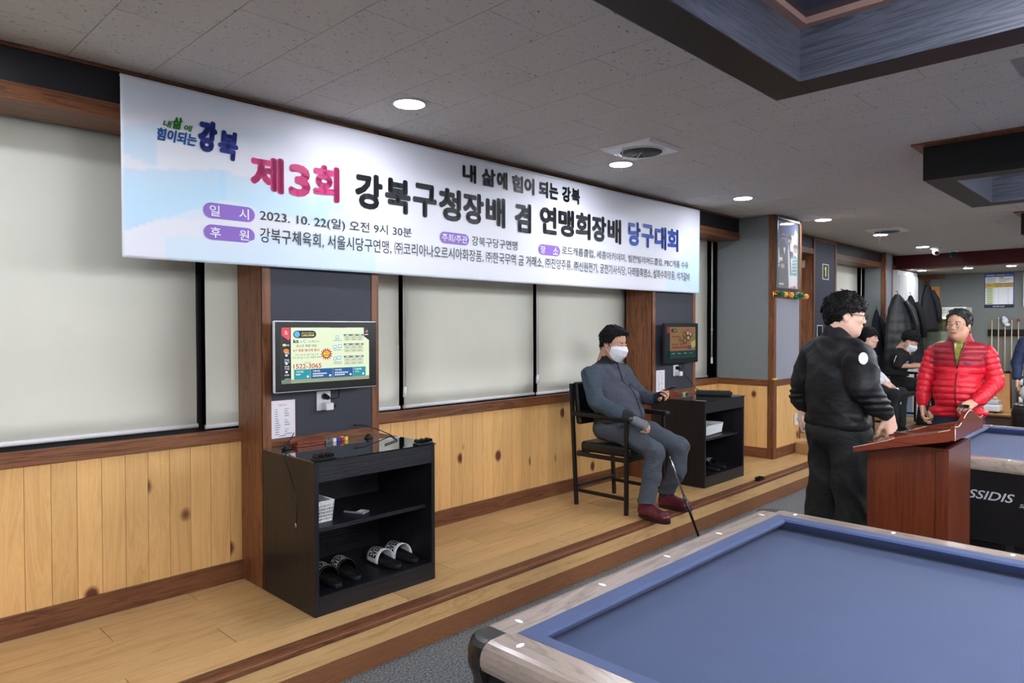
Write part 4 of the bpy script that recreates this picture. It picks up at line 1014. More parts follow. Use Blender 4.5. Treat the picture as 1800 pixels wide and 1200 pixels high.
# ================================================================== COLUMN: FRAMED POSTER, BALL HOOKS
t = thing('framed_poster', 'tall framed photo poster of a cue player with children high on the grey column', 'poster', (7.105, 2.984, 1.905))
h = .285; H2 = .735
FRB = mat('bronze_frame', (96,82,66), rough=.3, metal=.5)
for n_, (a, b2, c_, d2) in {'a':(-h,h,0,.028),'b':(-h,h,H2-.028,H2),'c':(-h,-h+.024,.028,H2-.028),'d':(h-.024,h,.028,H2-.028)}.items(): box('frame_bar', FRB, t, a, b2, -.035, -.002, c_, d2, .004)
box('back_board', BLACKM, t, -h+.02, h-.02, -.012, -.002, .02, H2-.02)
PC = [mat('ph_'+n_, c_, rough=.7) for n_, c_ in (('sky',(70,96,160)),('dark',(30,30,36)),('skin',(176,132,108)),('white',(206,210,218)),('teal',(70,150,150)),('red',(190,60,70)),('grey',(110,112,122)),('paper',(216,214,218)),('brown',(110,78,60)),('hair',(60,54,52)))]
g = G(); W2, HH = h-.024, H2-.056
def pf(k): return lambda u, v: (-W2+2*W2*u, -.0125-.0004*k, .028+HH*v)
put_rect(g,0,1,0,1,pf(0),0); put_rect(g,0,.12,.0,.5,pf(1),0)
put_poly(g,[(.5,0),(1,0),(1,.85),(.9,.92),(.8,.8),(.72,.82),(.6,.7),(.5,.5)],pf(1),3)
put_poly(g,disc_pts(.62,.72,.09,.05),pf(2),2); put_poly(g,[(.52,.74),(.72,.74),(.70,.79),(.62,.81),(.54,.78)],pf(3),1)
put_poly(g,disc_pts(.9,.6,.1,.055),pf(2),2); put_poly(g,[(.8,.62),(1,.62),(1,.67),(.9,.69),(.8,.66)],pf(3),9); put_poly(g,disc_pts(.72,.5,.075,.045),pf(3),8); put_poly(g,disc_pts(.7,.53,.09,.035),pf(4),1)
put_poly(g,disc_pts(.66,.84,.07,.035),pf(2),8)
put_poly(g,[(.72,.18),(.95,.18),(.98,.48),(.84,.52),(.76,.42)],pf(3),4)
for k in range(5): put_poly(g,[(.74+.01*k,.24+.05*k),(.95,.25+.05*k),(.95,.265+.05*k),(.74+.01*k,.255+.05*k)],pf(4),3)
put_rect(g,.6,1,0,.2,pf(4),7); put_poly(g,disc_pts(.85,.015,.1,.03),pf(5),5); put_poly(g,disc_pts(.68,.01,.05,.02),pf(5),5)
put_poly(g,[(.1,0),(.58,0),(.55,.3),(.52,.62),(.42,.68),(.2,.68),(.12,.60),(.13,.4),(.12,.2)],pf(5),1)
put_poly(g,[(.0,.55),(.12,.60),(.15,.36),(.0,.38)],pf(6),3); put_poly(g,[(.30,.63),(.42,.63),(.37,.50)],pf(6),3); put_poly(g,[(.27,.63),(.45,.65),(.45,.61),(.27,.60)],pf(7),1)
put_poly(g,disc_pts(.32,.75,.085,.07),pf(6),2); put_poly(g,disc_pts(.33,.70,.06,.035),pf(7),9); put_rect(g,.25,.41,.755,.775,pf(8),1)
put_poly(g,[(.0,.27),(.12,.31),(.15,.34),(.0,.36)],pf(6),3); put_poly(g,disc_pts(.28,.325,.1,.035),pf(7),2)
g.cyl((.18*.5,-.017,.16),(.1*.5,-.017,.50),.004,n=6,mi=8,smooth=False)
put_rect(g,.15,.27,.40,.455,pf(7),7); put_rect(g,.16,.27,.475,.485,pf(7),4); put_text(g,'~~~',.12,.34,.04,.075,pf(7),7,.02)
g.build('photo_print', PC, t)
box('cover_glass', mat('frame_glass',(255,255,255),rough=.02,alpha=.12,spec=1.0), t, -W2, W2, -.026, -.0245, .028, H2-.028)
t = thing('coat_hook_rail', 'brass coat hook rail with billiard balls, below the framed poster', 'coat hooks', (7.12, 2.976, 1.862))
box('back_plate', BRASS, t, -.35, .33, -.012, -.001, -.032, .03, .004)
BG = mat('ball_green',(12,96,72),rough=.12); BO = mat('ball_orange',(222,150,62),rough=.12)
for x_, y_, z_, m_ in ((-.245,-.05,.005,BG),(-.17,-.055,-.002,BO),(-.01,-.05,.0,BO),(.045,-.07,-.015,BG),(.14,-.09,.0,BG),(.19,-.12,-.012,BO)):
    G().tube([(x_*.95,-.012,-.01),(x_*.95+.01,-.03,-.028),(x_,y_,z_-.02)], .006, 6).build('hook_arm', BRASS, t)
    G().ball((x_,y_,z_), .028, 16).build('ball_knob', m_, t)
for x_ in (-.31,-.09,.10):
    g = G(); g.tube([(x_+.025*math.cos(a),-.02,.025*math.sin(a)) for a in [k*PI/5 for k in range(11)]], .005, 6); g.ball((x_,-.02,0), .012, 8); g.build('scroll', BRASS, t)
tag(box('sponge', mat('yellow_sponge',(206,190,70),rough=.9,bump=.4,bscale=300), None, 6.80, 6.885, 2.965, 2.990, 1.004, 1.022, .004), 'small yellow pad resting on the rail at the grey column corner', 'pad')
t = thing('wall_socket', 'white rectangular socket cover low on the pine side of the grey column', 'socket', (7.37, 2.984, .56))
G().box(-.035,.035,-.022,-.001,-.06,.06).build('cover', WHITE, t, .005); box('slot', mat('slot_grey',(150,150,150)), t, -.012, .012, -.0228, -.0221, -.02, .02)
t = thing('cardboard_box', 'small open cardboard box on the platform at the foot of the column', 'box', (7.42, 2.86, PZ+.0005), R(-20))
CB = mat('cardboard', (186,146,100), rough=.85); l, w2, h2 = .10, .09, .11
for a in ((-l,l,-w2,-w2+.003,0,h2),(-l,l,w2-.003,w2,0,h2),(-l,-l+.003,-w2,w2,0,h2),(l-.003,l,-w2,w2,0,h2),(-l,l,-w2,w2,0,.003)): box('board', CB, t, *a)
for sy in (-1,1): G().hexa([(-l,sy*w2-.001,h2),(l,sy*w2-.001,h2),(l,sy*w2+.001,h2),(-l,sy*w2+.001,h2)],[(-l+.02,sy*(w2+.05)-.001,h2+.03*(1 if sy>0 else -.6)),(l-.02,sy*(w2+.05)-.001,h2+.03*(1 if sy>0 else -.6)),(l-.02,sy*(w2+.05)+.001,h2+.03*(1 if sy>0 else -.6)),(-l+.02,sy*(w2+.05)+.001,h2+.03*(1 if sy>0 else -.6))]).build('flap', CB, t)
G().box(-.03,.03,-w2-.001,-w2+.001,.03,.07).build('printed_mark', INKB, t)
# number sign on the next pillar
t = thing('number_sign', 'thin white frame around a yellow number 1 on the dark pillar', 'sign', (9.20, 3.3505, 2.24))
hx, hz = .105, .098
g = G()
for a in ((-hx,hx,hz-.008,hz),(-hx,hx,-hz,-hz+.008),(-hx,-hx+.012,-hz,hz),(hx-.012,hx,-hz,hz)): g.box(a[0],a[1],-.003,-.0003,a[2],a[3])
g.build('frame', WHITE, t)
g = G(); g.prism([(-.012,-.06),(.014,-.06),(.014,.065),(-.006,.065),(-.034,.035),(-.034,.022),(-.012,.036)], 1, -.003, -.0003); g.build('numeral', mat('numeral_yellow',(238,226,40),rough=.5), t)
t = thing('wall_switch', 'small beige switch on the side of the number 1 pillar', 'switch', (8.799, 3.48, 2.32)); G().box(-.012,-.001,-.03,.03,-.045,.045).build('plate', mat('beige',(190,176,140),rough=.5), t, .002)
t = thing('switch_plate', 'small white-edged plate low on the number 1 pillar beside the man\'s jacket', 'switch', (9.02, 3.3505, 1.47))
g = G()
for a in ((-.09,.09,.08,.088),(-.09,.09,-.088,-.08),(-.09,-.08,-.08,.08),(.08,.09,-.08,.08)): g.box(a[0],a[1],-.003,-.0003,a[2],a[3])
g.build('frame', WHITE, t); box('panel', BLACKP, t, -.08,.08,-.002,-.0003,-.08,.08)

# ================================================================== FAR END
LOCK = mat('locker_enamel', (206,208,206), rough=.6)
t = thing('locker', 'tall white metal locker in the far corner below the red beam', 'locker', (11.95, 3.26, PZ+.0005))
box('body', LOCK, t, 0, 1.08, 0, .30, 0, 2.22, .004)
for k in range(3):
    dr = box('door', LOCK, t, .04+k*.34, .04+k*.34+.332, -.02, -.001, .05, 2.15, .004)
    box('handle', CHROME, dr, .30+k*.34, .32+k*.34, -.035, -.02, 1.1, 1.2, .003)
def hung_coat(x, y, z, h_, w_, dp, m, lb, quilt=0, seed=0, hook=True, ry=0):
    """coat hanging from a hook: gathered at the top, wide and folded at the hem"""
    t = thing('hanging_coat', lb, 'coat', (x, y, z), ry)
    n, rows = 40, 46; vs = []; fs = []
    for i in range(rows+1):
        s = i/rows; zz = -h_*s
        sp = float(np.interp(s,[0,.06,.15,.32,.6,1],[.10,.30,.52,.76,.94,1.06]))+.02*math.sin(s*6+seed); sh_ = w_*.16*s
        for k in range(n):
            a = 2*PI*k/n
            fold = 1+.07*math.sin(3*a+seed+s*2)+.08*abs(math.sin(5*a+seed*2+s))*min(1,s*2)-.03*math.sin(11*a+seed)*s
            rx, ry_ = w_/2*sp*fold, dp/2*(.5+.5*sp)*fold
            q = 0.0
            if quilt: q = .009*abs(math.sin(s*h_*PI/quilt+a*.0))
            vs.append(((rx+q)*math.cos(a)+sh_, (ry_+q)*math.sin(a)-.0, zz+.02*math.cos(a+seed)*s+.012*math.sin(5*a+seed)*s))
    for i in range(rows):
        for k in range(n): fs.append((i*n+k,i*n+(k+1)%n,(i+1)*n+(k+1)%n,(i+1)*n+k))
    fs.append(tuple(range(n))); fs.append(tuple(rows*n+k for k in range(n)))
    G().add(vs, fs, 0, True).build('coat_body', m, t)
    for s_ in (1,):
        pts = [(s_*w_*.20,-dp*.35,-.10),(s_*w_*.36+.01,-dp*.5,-.24),(s_*w_*.44+.03,-dp*.55,-.42),(s_*w_*.42+.05,-dp*.5,-.62)]
        G().tube(pts, [.03,.045,.042,.034], 12).build('sleeve', m, t)
    if hook: G().tube([(0,dp*.3,.05),(0,-.0,.045),(0,-.01,.0)], .006, 6).build('loop', BRASS, t)
    return t
QB = mat('quilted_black', (34,37,40), rough=.45, bump=.2, bscale=120); CO2 = mat('coat_black', (15,15,19), rough=.8, bump=.2, bscale=200); CO3 = mat('coat_navy', (20,22,34), rough=.8, bump=.2, bscale=200)
hung_coat(11.20, 3.06, 2.01, 1.08, .46, .15, QB, 'dark quilted coat hanging on the second column, next to the white locker', .028, 1, True, R(-48))
hung_coat(11.55, 2.98, 2.00, .95, .30, .12, CO2, 'plain black coat hanging right of the quilted coat', 0, 3, True, R(-48))
hung_coat(11.40, 3.40, 1.80, .95, .2, .10, CO3, 'navy coat hanging behind and left of the quilted coat', 0, 5, True, R(-48))
hung_coat(13.18, 3.15, 2.24, .76, .28, .14, CO2, 'black jacket hanging on the right end of the white locker', 0, 2, True, R(-48))
# snack counter with glass warmer
t = thing('snack_counter', 'white counter unit carrying the glass snack warmer in the far corner', 'counter', (13.58, 3.02, PZ+.0005))
CW_ = mat('counter_white',(212,214,208),rough=.45)
box('body', CW_, t, -.25, .25, -.45, .42, 0, .895, .006); box('drawer_front', CW_, t, -.262, -.251, -.42, -.02, .66, .86, .004); box('drawer_front', CW_, t, -.262, -.251, .0, .40, .66, .86, .004); box('door', CW_, t, -.262, -.251, -.42, -.02, .06, .63, .004); box('door', CW_, t, -.262, -.251, .0, .40, .06, .63, .004)
t = thing('snack_warmer', 'glass snack warmer with white lettered top and yellow glow on the far counter', 'food warmer', (13.58, 3.02, PZ+.8965))
fm = mat('warmer_frame',(170,174,170),rough=.3,metal=.4)
for a in ((-.22,-.2,-.38,-.36),(-.22,-.2,.36,.38),(.2,.22,-.38,-.36),(.2,.22,.36,.38)): box('post', fm, t, a[0],a[1],a[2],a[3],.04,.60)
box('tray', fm, t, -.23,.23,-.39,.39,0,.04,.003)
hd = box('head_box', mat('warmer_cream',(216,218,206),rough=.4), t, -.23,.23,-.39,.39,.60,.76,.004)
g = G(); fn_ = lambda u, v: (-.2345, .39-.78*u, .60+.16*v)
put_rect(g,.02,.98,.03,.30,fn_,1); put_rect(g,.02,.98,.92,.98,fn_,1); put_text(g,'POP CORN',.36,.9,.62,.8,fn_,0,.01); put_text(g,'SNACK CORNER',.36,.9,.4,.54,fn_,0,.01); put_poly(g,[(a,b2) for a,b2 in disc_pts(.18,.6,.07,.18,12)],fn_,2)
g.build('head_lettering', [mat('print_grey2',(110,120,96),rough=.6), WHITE, mat('print_ochre',(190,160,80),rough=.6)], t)
box('pane', GLASS, t, -.212,-.208,-.36,.36,.04,.60); box('pane', GLASS, t, -.2,.2,-.372,-.368,.04,.60)
box('back_mirror', mat('warmer_mirror',(190,200,190),rough=.12,metal=.9), t, .19,.2,-.36,.36,.04,.60)
G().ball((0,0,0), .16, 14, sq=(.8,1.1,.5)).build('popcorn_heap', mat('popcorn',(232,208,120),rough=.9,bump=1,bscale=60), t).location = (0.02,-.05,.12)
box('warm_lamp', mat('warm_lamp',(255,230,150),emit=(255,222,130),es=5.0), t, -.05,.05,-.2,-.02,.575,.6)
tag(box('storage_box', mat('pale_box',(196,206,200),rough=.5,alpha=.9), None, 12.85, 13.15, 2.62, 2.92, PZ+.001, .95, .01), 'stack of pale plastic drawers standing in front of the snack counter', 'box')
t = thing('storage_bin', 'pale blue and white carton under the chair of the person in the black T-shirt', 'box', (11.75, 2.98, PZ+.0005), R(10))
box('body', mat('blue_carton',(150,176,206),rough=.6), t, -.16,.16,-.15,.15,0,.34,.004); box('white_panel', WHITE, t, -.163,-.1605,-.12,.0,.03,.31); box('lid', WHITE, t, -.165,.165,-.155,.155,.341,.36,.003)
t = thing('price_poster', 'blue-edged price list poster on the grey far wall', 'poster', (13.899, 2.27, 1.852))
box('sheet', mat('poster_blue',(44,74,150),rough=.5), t, -.004,-.0005,-.205,.205,0,.575)
g = G()
def fp(k): return lambda u, v: (-.0045-.0004*k, .205-.41*u, .575*v)
put_rect(g,.03,.97,.71,.89,fp(0),0); put_rect(g,.03,.97,.585,.70,fp(0),1); put_rect(g,.03,.97,.10,.585,fp(0),0); put_rect(g,.03,.32,.10,.585,fp(1),2); put_rect(g,0,1,0,.08,fp(0),3)
put_text(g,'~~~~~~~',.05,.36,.92,.955,fp(1),0,.01); put_text(g,'~~~~~~~',.40,.72,.92,.955,fp(1),4,.02); put_text(g,'OPEN 10:00',.74,.95,.92,.95,fp(1),0)
for k in range(4): put_text(g,['~~~~~~~~','~~~~~~~~','~~~~~~~~','~~~~~~~'][k],.07,.38,.73+.038*k,.752+.038*k,fp(1),5)
for k in range(3): put_text(g,['~~~~~~~~~','~~~~~~~~','~~~~~'][k],.5,.93-.1*k,.81-.035*k,.83-.035*k,fp(1),5)
put_rect(g,.5,.64,.85,.87,fp(1),6)
put_text(g,'~~',.13,.22,.62,.66,fp(1),5,.02)
for c0 in (.36,.67):
    for k in range(2): put_text(g,['~~~~~','~~~'][k],c0,c0+.25,.66-.055*k,.69-.055*k,fp(1),5)
for k in range(8):
    v_ = .535-.06*k; put_text(g,['~~~~~~','~~~~~~','~~~~~','~~~~~','~~~~~','~~~','~~~','~~~'][k],.10,.27,v_,v_+.03,fp(2),5)
    put_text(g,str(5+2*k),.47,.50,v_,v_+.025,fp(1),5); put_text(g,str(8+3*k),.78,.83,v_,v_+.025,fp(1),5); put_rect(g,.33,.97,v_-.018,v_-.014,fp(1),7)
put_text(g,'BILLIARD CLUB',.3,.68,.025,.055,fp(1),0,.02)
g.build('print', [WHITE, mat('poster_yellow',(214,170,50),rough=.5), mat('poster_green',(206,216,170),rough=.5), mat('poster_ink',(24,30,44),rough=.5), mat('poster_gold',(240,210,60),rough=.5), mat('poster_grey',(110,112,116),rough=.5), mat('poster_blue2',(50,80,150),rough=.5), mat('poster_line',(210,212,218),rough=.5)], t)
t = thing('notice_board', 'white framed notice board at the right edge of the picture, beside the price poster', 'board', (13.899, 1.72, 1.86))
box('board', WHITE, t, -.02,-.0005,-.22,.22,0,.56,.004); 
for a in ((-.225,.225,0,.02),(-.225,.225,.54,.56),(-.225,-.21,.02,.54),(.21,.225,.02,.54)): box('frame_bar', fm, t, -.028,-.0005,a[0],a[1],a[2],a[3],.003)
t = thing('cue_rack', 'black wall rack holding a row of cues on the grey far wall', 'rack', (13.899, 2.05, 1.44))
box('upper_bar', BLACKP, t, -.05,-.0005,-.6,.36,-.055,.055,.006); box('lower_bar', BLACKP, t, -.04,-.0005,-.6,.36,-.66,-.63,.004)
for k in range(10): G().cyl((-.062,.30-.09*k,-.0),(-.05,.30-.09*k,0),.018,n=12).build('clip', BLACKP, t)
cuem = mat('cue_maple',(206,178,130),rough=.35); cuew = mat('cue_butt',(96,52,36),rough=.3); CUS = ['pale cue with a green tip ring, leftmost in the rack','pale cue second from the left in the rack','cue with a white towel knotted on its tip','pale cue right of the towelled cue','cue with a red tip cap in the rack','cue immediately right of the red-capped cue','cue with a pale shaft beside the navy sleeve','rightmost visible cue in the rack','cue in the rack hidden by the navy jacket','last cue in the rack outside the picture']
for k in range(10):
    y = 2.35-.09*k; zt = 1.64+.01*((k*7)%4)
    t = thing('billiard_cue', CUS[k], 'cue', (13.825, y, PZ+.0005), 0, 'cues in the rack on the far wall')
    zt -= PZ
    G().cyl((0,0,.6),(0,0,zt),.011,.0065,n=10).build('shaft', cuem, t); G().cyl((0,0,0),(0,0,.6),.0155,.011,n=10).build('butt', cuew, t)
    G().cyl((0,0,zt),(0,0,zt+.02),.007,.006,n=10).build('tip', [WHITE, WHITE, WHITE, mat('tip_green',(40,120,80)), mat('tip_red',(190,30,30)), WHITE, WHITE, WHITE, WHITE, WHITE][k] if k not in (0,) else mat('tip_green',(40,120,80)), t)
    if k == 4: G().cyl((0,0,zt-.02),(0,0,zt+.03),.018,.014,n=10).build('red_cap', mat('tip_red',(190,30,30)), t)
    if k == 2:
        g = G(); g.ball((0,0,zt-.03), .045, 12, sq=(.9,1,1.3)); g.ball((.0,-.03,zt-.09), .04, 10, sq=(.8,1.1,.7)); g.ball((0,.015,zt+.02),.03,10); g.build('towel', mat('towel',(206,212,222),rough=.9,bump=.6,bscale=90), t)
tag(G().hexa([(13.10,1.98,PZ+.001),(13.13,1.98,PZ+.001),(13.13,2.36,PZ+.001),(13.10,2.36,PZ+.001)],[(13.28,2.02,.80),(13.31,2.02,.80),(13.31,2.26,.80),(13.28,2.26,.80)]).build('wooden_board', mat('plain_plywood',(176,124,70),rough=.6,vary=.12,vscale=5), bevel=.004), 'slanted brown wooden board leaning below the cue rack', 'board')
t = thing('score_post', 'narrow black stand with white rings beside the cue rack', 'stand', (13.2, 1.86, PZ+.0005))
G().cyl((0,0,0),(0,0,.02),.12,n=20).build('foot', BLACKP, t); G().cyl((0,0,.02),(0,0,.86),.024,n=12).build('pole', BLACKP, t)
for k in range(5): G().cyl((0,0,.15+.14*k),(0,0,.25+.14*k),.027,n=14).build('white_ring', WHITE, t)
t = thing('vacuum_unit', 'small white plastic appliance on the far platform right of the red jacket', 'appliance', (12.95, 2.22, PZ+.0005))
box('body', WHITE, t, -.14,.14,-.15,.15,.03,.13,.02); box('lid', mat('appliance_grey',(196,200,204),rough=.4), t, -.12,.12,-.13,.13,.13,.20,.02); G().tube([(-.05,-.1,.2),(-.05,-.1,.24),(-.05,.1,.24),(-.05,.1,.2)],.01,8).build('handle', WHITE, t)
for a in (-1,1): G().cyl((-.1,a*.1,0),(-.1,a*.1,.04),.02,n=10).build('foot', BLACKP, t)
t = thing('round_stool', 'round black stool with a metal-rimmed top at the right edge of the picture', 'stool', (9.2, 1.20, 0.0))
G().lathe((0,0,0), [(.17,0),(.18,.02),(.18,.60),(.17,.66),(.155,.69)], 28).build('drum', VINYL, t); G().lathe((0,0,.69), [(.158,0),(.165,.008),(.15,.02)], 28).build('rim', CHROME, t); G().lathe((0,0,.70), [(.15,0),(.145,.012),(.05,.018)], 28).build('cushion', VINYL, t)
t = thing('ball', 'white and grey ball lying on the round black stool', 'ball', (9.2, 1.20, .7205))
G().ball((0,0,.105), .105, 24).build('ball_skin', mat('ball_white',(222,222,224),rough=.4), t)
g = G()
for k in range(3): g.tube([(.1055*math.cos(a)*math.cos(.9*k), .1055*math.cos(a)*math.sin(.9*k), .105+.1055*math.sin(a)) for a in [i*2*PI/30 for i in range(31)]], .004, 5)
g.build('ball_seam', mat('ball_grey',(130,132,136),rough=.5), t)

# ================================================================== PEOPLE: implicit surfaces meshed with surface nets
def V3(*a): return np.array(a, float)
class S:
    def __init__(s, k=.02): s.p = []; s.k = k
    def cap(s, a, b, ra, rb=None, k=None, op=1, sq=None, rid=None):
        s.p.append(('c', V3(*a), V3(*b), ra, ra if rb is None else rb, s.k if k is None else k, op, sq, rid)); return s
    def chain(s, pts, rs, k=None, rid=None, sq=None):
        for i in range(len(pts)-1): s.cap(pts[i], pts[i+1], rs[i], rs[i+1], .018 if k is None else k, 1, sq, rid)
        return s
    def ell(s, c, r, k=None, op=1, rot=None, rid=None):
        s.p.append(('e', V3(*c), V3(*r), rot, 0, s.k if k is None else k, op, None, rid)); return s
    def mesh(s, h, post=None, pad=.02):
        lo = np.full(3, 9.); hi = np.full(3, -9.)
        for q in s.p:
            if q[6] < 0: continue
            if q[0] == 'c':
                r = max(q[3],q[4])+pad+q[5]*.5; lo = np.minimum(lo, np.minimum(q[1],q[2])-r); hi = np.maximum(hi, np.maximum(q[1],q[2])+r)
            else:
                r = (q[2].max() if q[3] is not None else q[2])+pad+q[5]*.5; lo = np.minimum(lo, q[1]-r); hi = np.maximum(hi, q[1]+r)
        n = np.ceil((hi-lo)/h).astype(int)+1
        Vv = np.full(n, .5, np.float32)
        ax = [lo[i]+h*np.arange(n[i]) for i in range(3)]
        for q in s.p:
            k = q[5]
            if q[0] == 'c': r = max(q[3],q[4])+pad+k; a0 = np.minimum(q[1],q[2])-r; a1 = np.maximum(q[1],q[2])+r
            else: r = (q[2].max() if q[3] is not None else q[2])+pad+k; a0 = q[1]-r; a1 = q[1]+r
            i0 = np.clip(((a0-lo)/h).astype(int), 0, n); i1 = np.clip(((a1-lo)/h).astype(int)+2, 0, n)
            if (i1 <= i0).any(): continue
            X = ax[0][i0[0]:i1[0],None,None]; Y = ax[1][None,i0[1]:i1[1],None]; Z = ax[2][None,None,i0[2]:i1[2]]
            if q[0] == 'c':
                a, b = q[1], q[2]; ab = b-a; L2 = max(ab@ab, 1e-9)
                px, py, pz = X-a[0], Y-a[1], Z-a[2]
                t = np.clip((px*ab[0]+py*ab[1]+pz*ab[2])/L2, 0, 1)
                dx, dy, dz = px-t*ab[0], py-t*ab[1], pz-t*ab[2]
                if q[7] is not None:
                    dr, f = q[7]; dr = V3(*dr); dr = dr/np.linalg.norm(dr); dd = dx*dr[0]+dy*dr[1]+dz*dr[2]; m = (1/f-1)*dd
                    dx, dy, dz = dx+m*dr[0], dy+m*dr[1], dz+m*dr[2]
                d = np.sqrt(dx*dx+dy*dy+dz*dz)-(q[3]+(q[4]-q[3])*t)
                if q[7] is not None: d = d*(.5+.5*q[7][1])
                if q[8] is not None: d = d-q[8](X, Y, Z, t*math.sqrt(L2))
            else:
                px, py, pz = X-q[1][0], Y-q[1][1], Z-q[1][2]
                if q[3] is not None:
                    M_ = q[3]; px, py, pz = [px*M_[0][j]+py*M_[1][j]+pz*M_[2][j] for j in range(3)]
                r_ = q[2]; k0 = np.sqrt((px/r_[0])**2+(py/r_[1])**2+(pz/r_[2])**2); k1 = np.sqrt((px/r_[0]**2)**2+(py/r_[1]**2)**2+(pz/r_[2]**2)**2)+1e-6
                d = k0*(k0-1)/k1
                if q[8] is not None: d = d-q[8](X, Y, Z, 0)
            sub = Vv[i0[0]:i1[0],i0[1]:i1[1],i0[2]:i1[2]]
            if q[6] > 0:
                if k > 0: hh = np.maximum(k-np.abs(sub-d),0)/k; sub[...] = np.minimum(sub,d)-hh*hh*k*.25
                else: sub[...] = np.minimum(sub,d)
            else:
                d = -d; hh = np.maximum(k-np.abs(sub-d),0)/max(k,1e-6); sub[...] = np.maximum(sub,d)+hh*hh*k*.25
        if post is not None:
            Vv = post(Vv, ax[0][:,None,None], ax[1][None,:,None], ax[2][None,None,:])
        return snet(Vv, lo, h)
def snet(V_, o, h):
    n = V_.shape; s = V_ < 0; cn = (n[0]-1, n[1]-1, n[2]-1); tot = cn[0]*cn[1]*cn[2]
    acc = {}; ids_all = []; pts_all = []; quads = []
    st = (cn[1]*cn[2], cn[2], 1)
    for a in range(3):
        sl0 = [slice(None)]*3; sl1 = [slice(None)]*3; sl0[a] = slice(0,-1); sl1[a] = slice(1,None)
        cr = s[tuple(sl0)] != s[tuple(sl1)]
        idx = np.argwhere(cr)
        b, c = (a+1)%3, (a+2)%3
        ok = (idx[:,b] > 0)&(idx[:,b] < cn[b])&(idx[:,c] > 0)&(idx[:,c] < cn[c]); idx = idx[ok]
        if len(idx) == 0: continue
        i2 = idx.copy(); i2[:,a] += 1
        v0 = V_[idx[:,0],idx[:,1],idx[:,2]]; v1 = V_[i2[:,0],i2[:,1],i2[:,2]]; t = v0/(v0-v1)
        p = idx.astype(float); p[:,a] += t
        base = idx[:,0]*st[0]+idx[:,1]*st[1]+idx[:,2]*st[2]
        q = [base-st[b]-st[c], base-st[c], base, base-st[b]]
        for qq in q: ids_all.append(qq); pts_all.append(p)
        Q = np.stack(q,1); flip = v0 > 0; Q[flip] = Q[flip][:,::-1]; quads.append(Q)
    ids = np.concatenate(ids_all); pts = np.concatenate(pts_all); Q = np.concatenate(quads)
    u, inv = np.unique(ids, return_inverse=True); inv = inv.ravel(); cnt = np.bincount(inv)
    vs = np.stack([np.bincount(inv, pts[:,k])/cnt for k in range(3)],1)*h+o
    return vs, np.searchsorted(u, Q)
def mk(name, parts, mats, parent, matf=None):
    """parts: list of (verts, quads, mat index) joined in ONE mesh"""
    vs = []; fs = []; mi = []; o = 0
    for v, f, m in parts:
        vs.append(v); fs.append(f+o); mi.append(np.full(len(f), m)); o += len(v)
    v = np.concatenate(vs); f = np.concatenate(fs); mi = np.concatenate(mi)
    if matf is not None:
        c = v[f].mean(1); r = matf(c, mi); mi = r
    me = bpy.data.meshes.new(name)
    me.vertices.add(len(v)); me.vertices.foreach_set('co', v.astype(np.float32).ravel())
    me.loops.add(len(f)*4); me.loops.foreach_set('vertex_index', f.astype(np.int32).ravel())
    me.polygons.add(len(f)); me.polygons.foreach_set('loop_start', np.arange(0,len(f)*4,4,dtype=np.int32))
    for m in mats: me.materials.append(m)
    me.polygons.foreach_set('material_index', mi.astype(np.int32)); me.polygons.foreach_set('use_smooth', np.ones(len(f),bool))
    me.update(calc_edges=True); me.validate()
    return link(name, me, parent)
def xf(v, o, Rm): return v@np.array(Rm).T+np.array(o)
def rotm(yaw_, pitch_, roll_=0):
    """columns = head axes; pitch>0 looks down"""
    return np.array(Matrix.Rotation(yaw_,3,'Z')@Matrix.Rotation(pitch_,3,'Y')@Matrix.Rotation(roll_,3,'X'))
def folds(amp, sc_=1.0, seed=0.0, zdir=1.0):
    """cloth creases: ridged waves of three sizes, warped so that they do not repeat"""
    def post(V_, X, Y, Z):
        m = np.abs(V_) < .03
        wx = .035*np.sin(Y*21+seed)+.03*np.sin(Z*17+seed*1.7); wz = .04*np.sin(X*19+seed*.6)+.035*np.sin(Y*13-seed)
        A = X+wx; Z2 = Z*zdir+wz
        f1 = 1-2*np.abs(np.sin((Z2*11+A*9+Y*4)*sc_+seed))**.7
        f2 = 1-2*np.abs(np.sin((Z2*21-Y*17+A*8)*sc_+seed*2.1))**.7
        f3 = np.sin((Z2*47+Y*31)*sc_+2*np.sin(A*33+seed))
        g_ = .5+.5*np.sin(X*7+Y*9+Z*8+seed*3)
        return np.where(m, V_-amp*(.55*f1*g_+.4*f2*(1-g_)+.22*f3), V_).astype(np.float32)
    return post
SKIN = mat('skin', (204,156,130), rough=.5, bump=.05, bscale=300, vary=.04, vscale=40)
SKINP = mat('skin_pale', (226,182,162), rough=.5, bump=.05, bscale=300)
LIPM = mat('lips', (178,118,104), rough=.5)
HAIRB = mat('hair_black', (15,13,14), rough=.55, bump=.8, bscale=160, stretch=(1,1,.25), spec=.22)
HAIRG = mat('hair_greying', (30,27,29), rough=.6, bump=.8, bscale=110, stretch=(1,1,.25), vary=.5, vscale=60)
EYEW = mat('eye_white', (215,210,205), rough=.25); IRIS = mat('iris', (28,18,14), rough=.15)
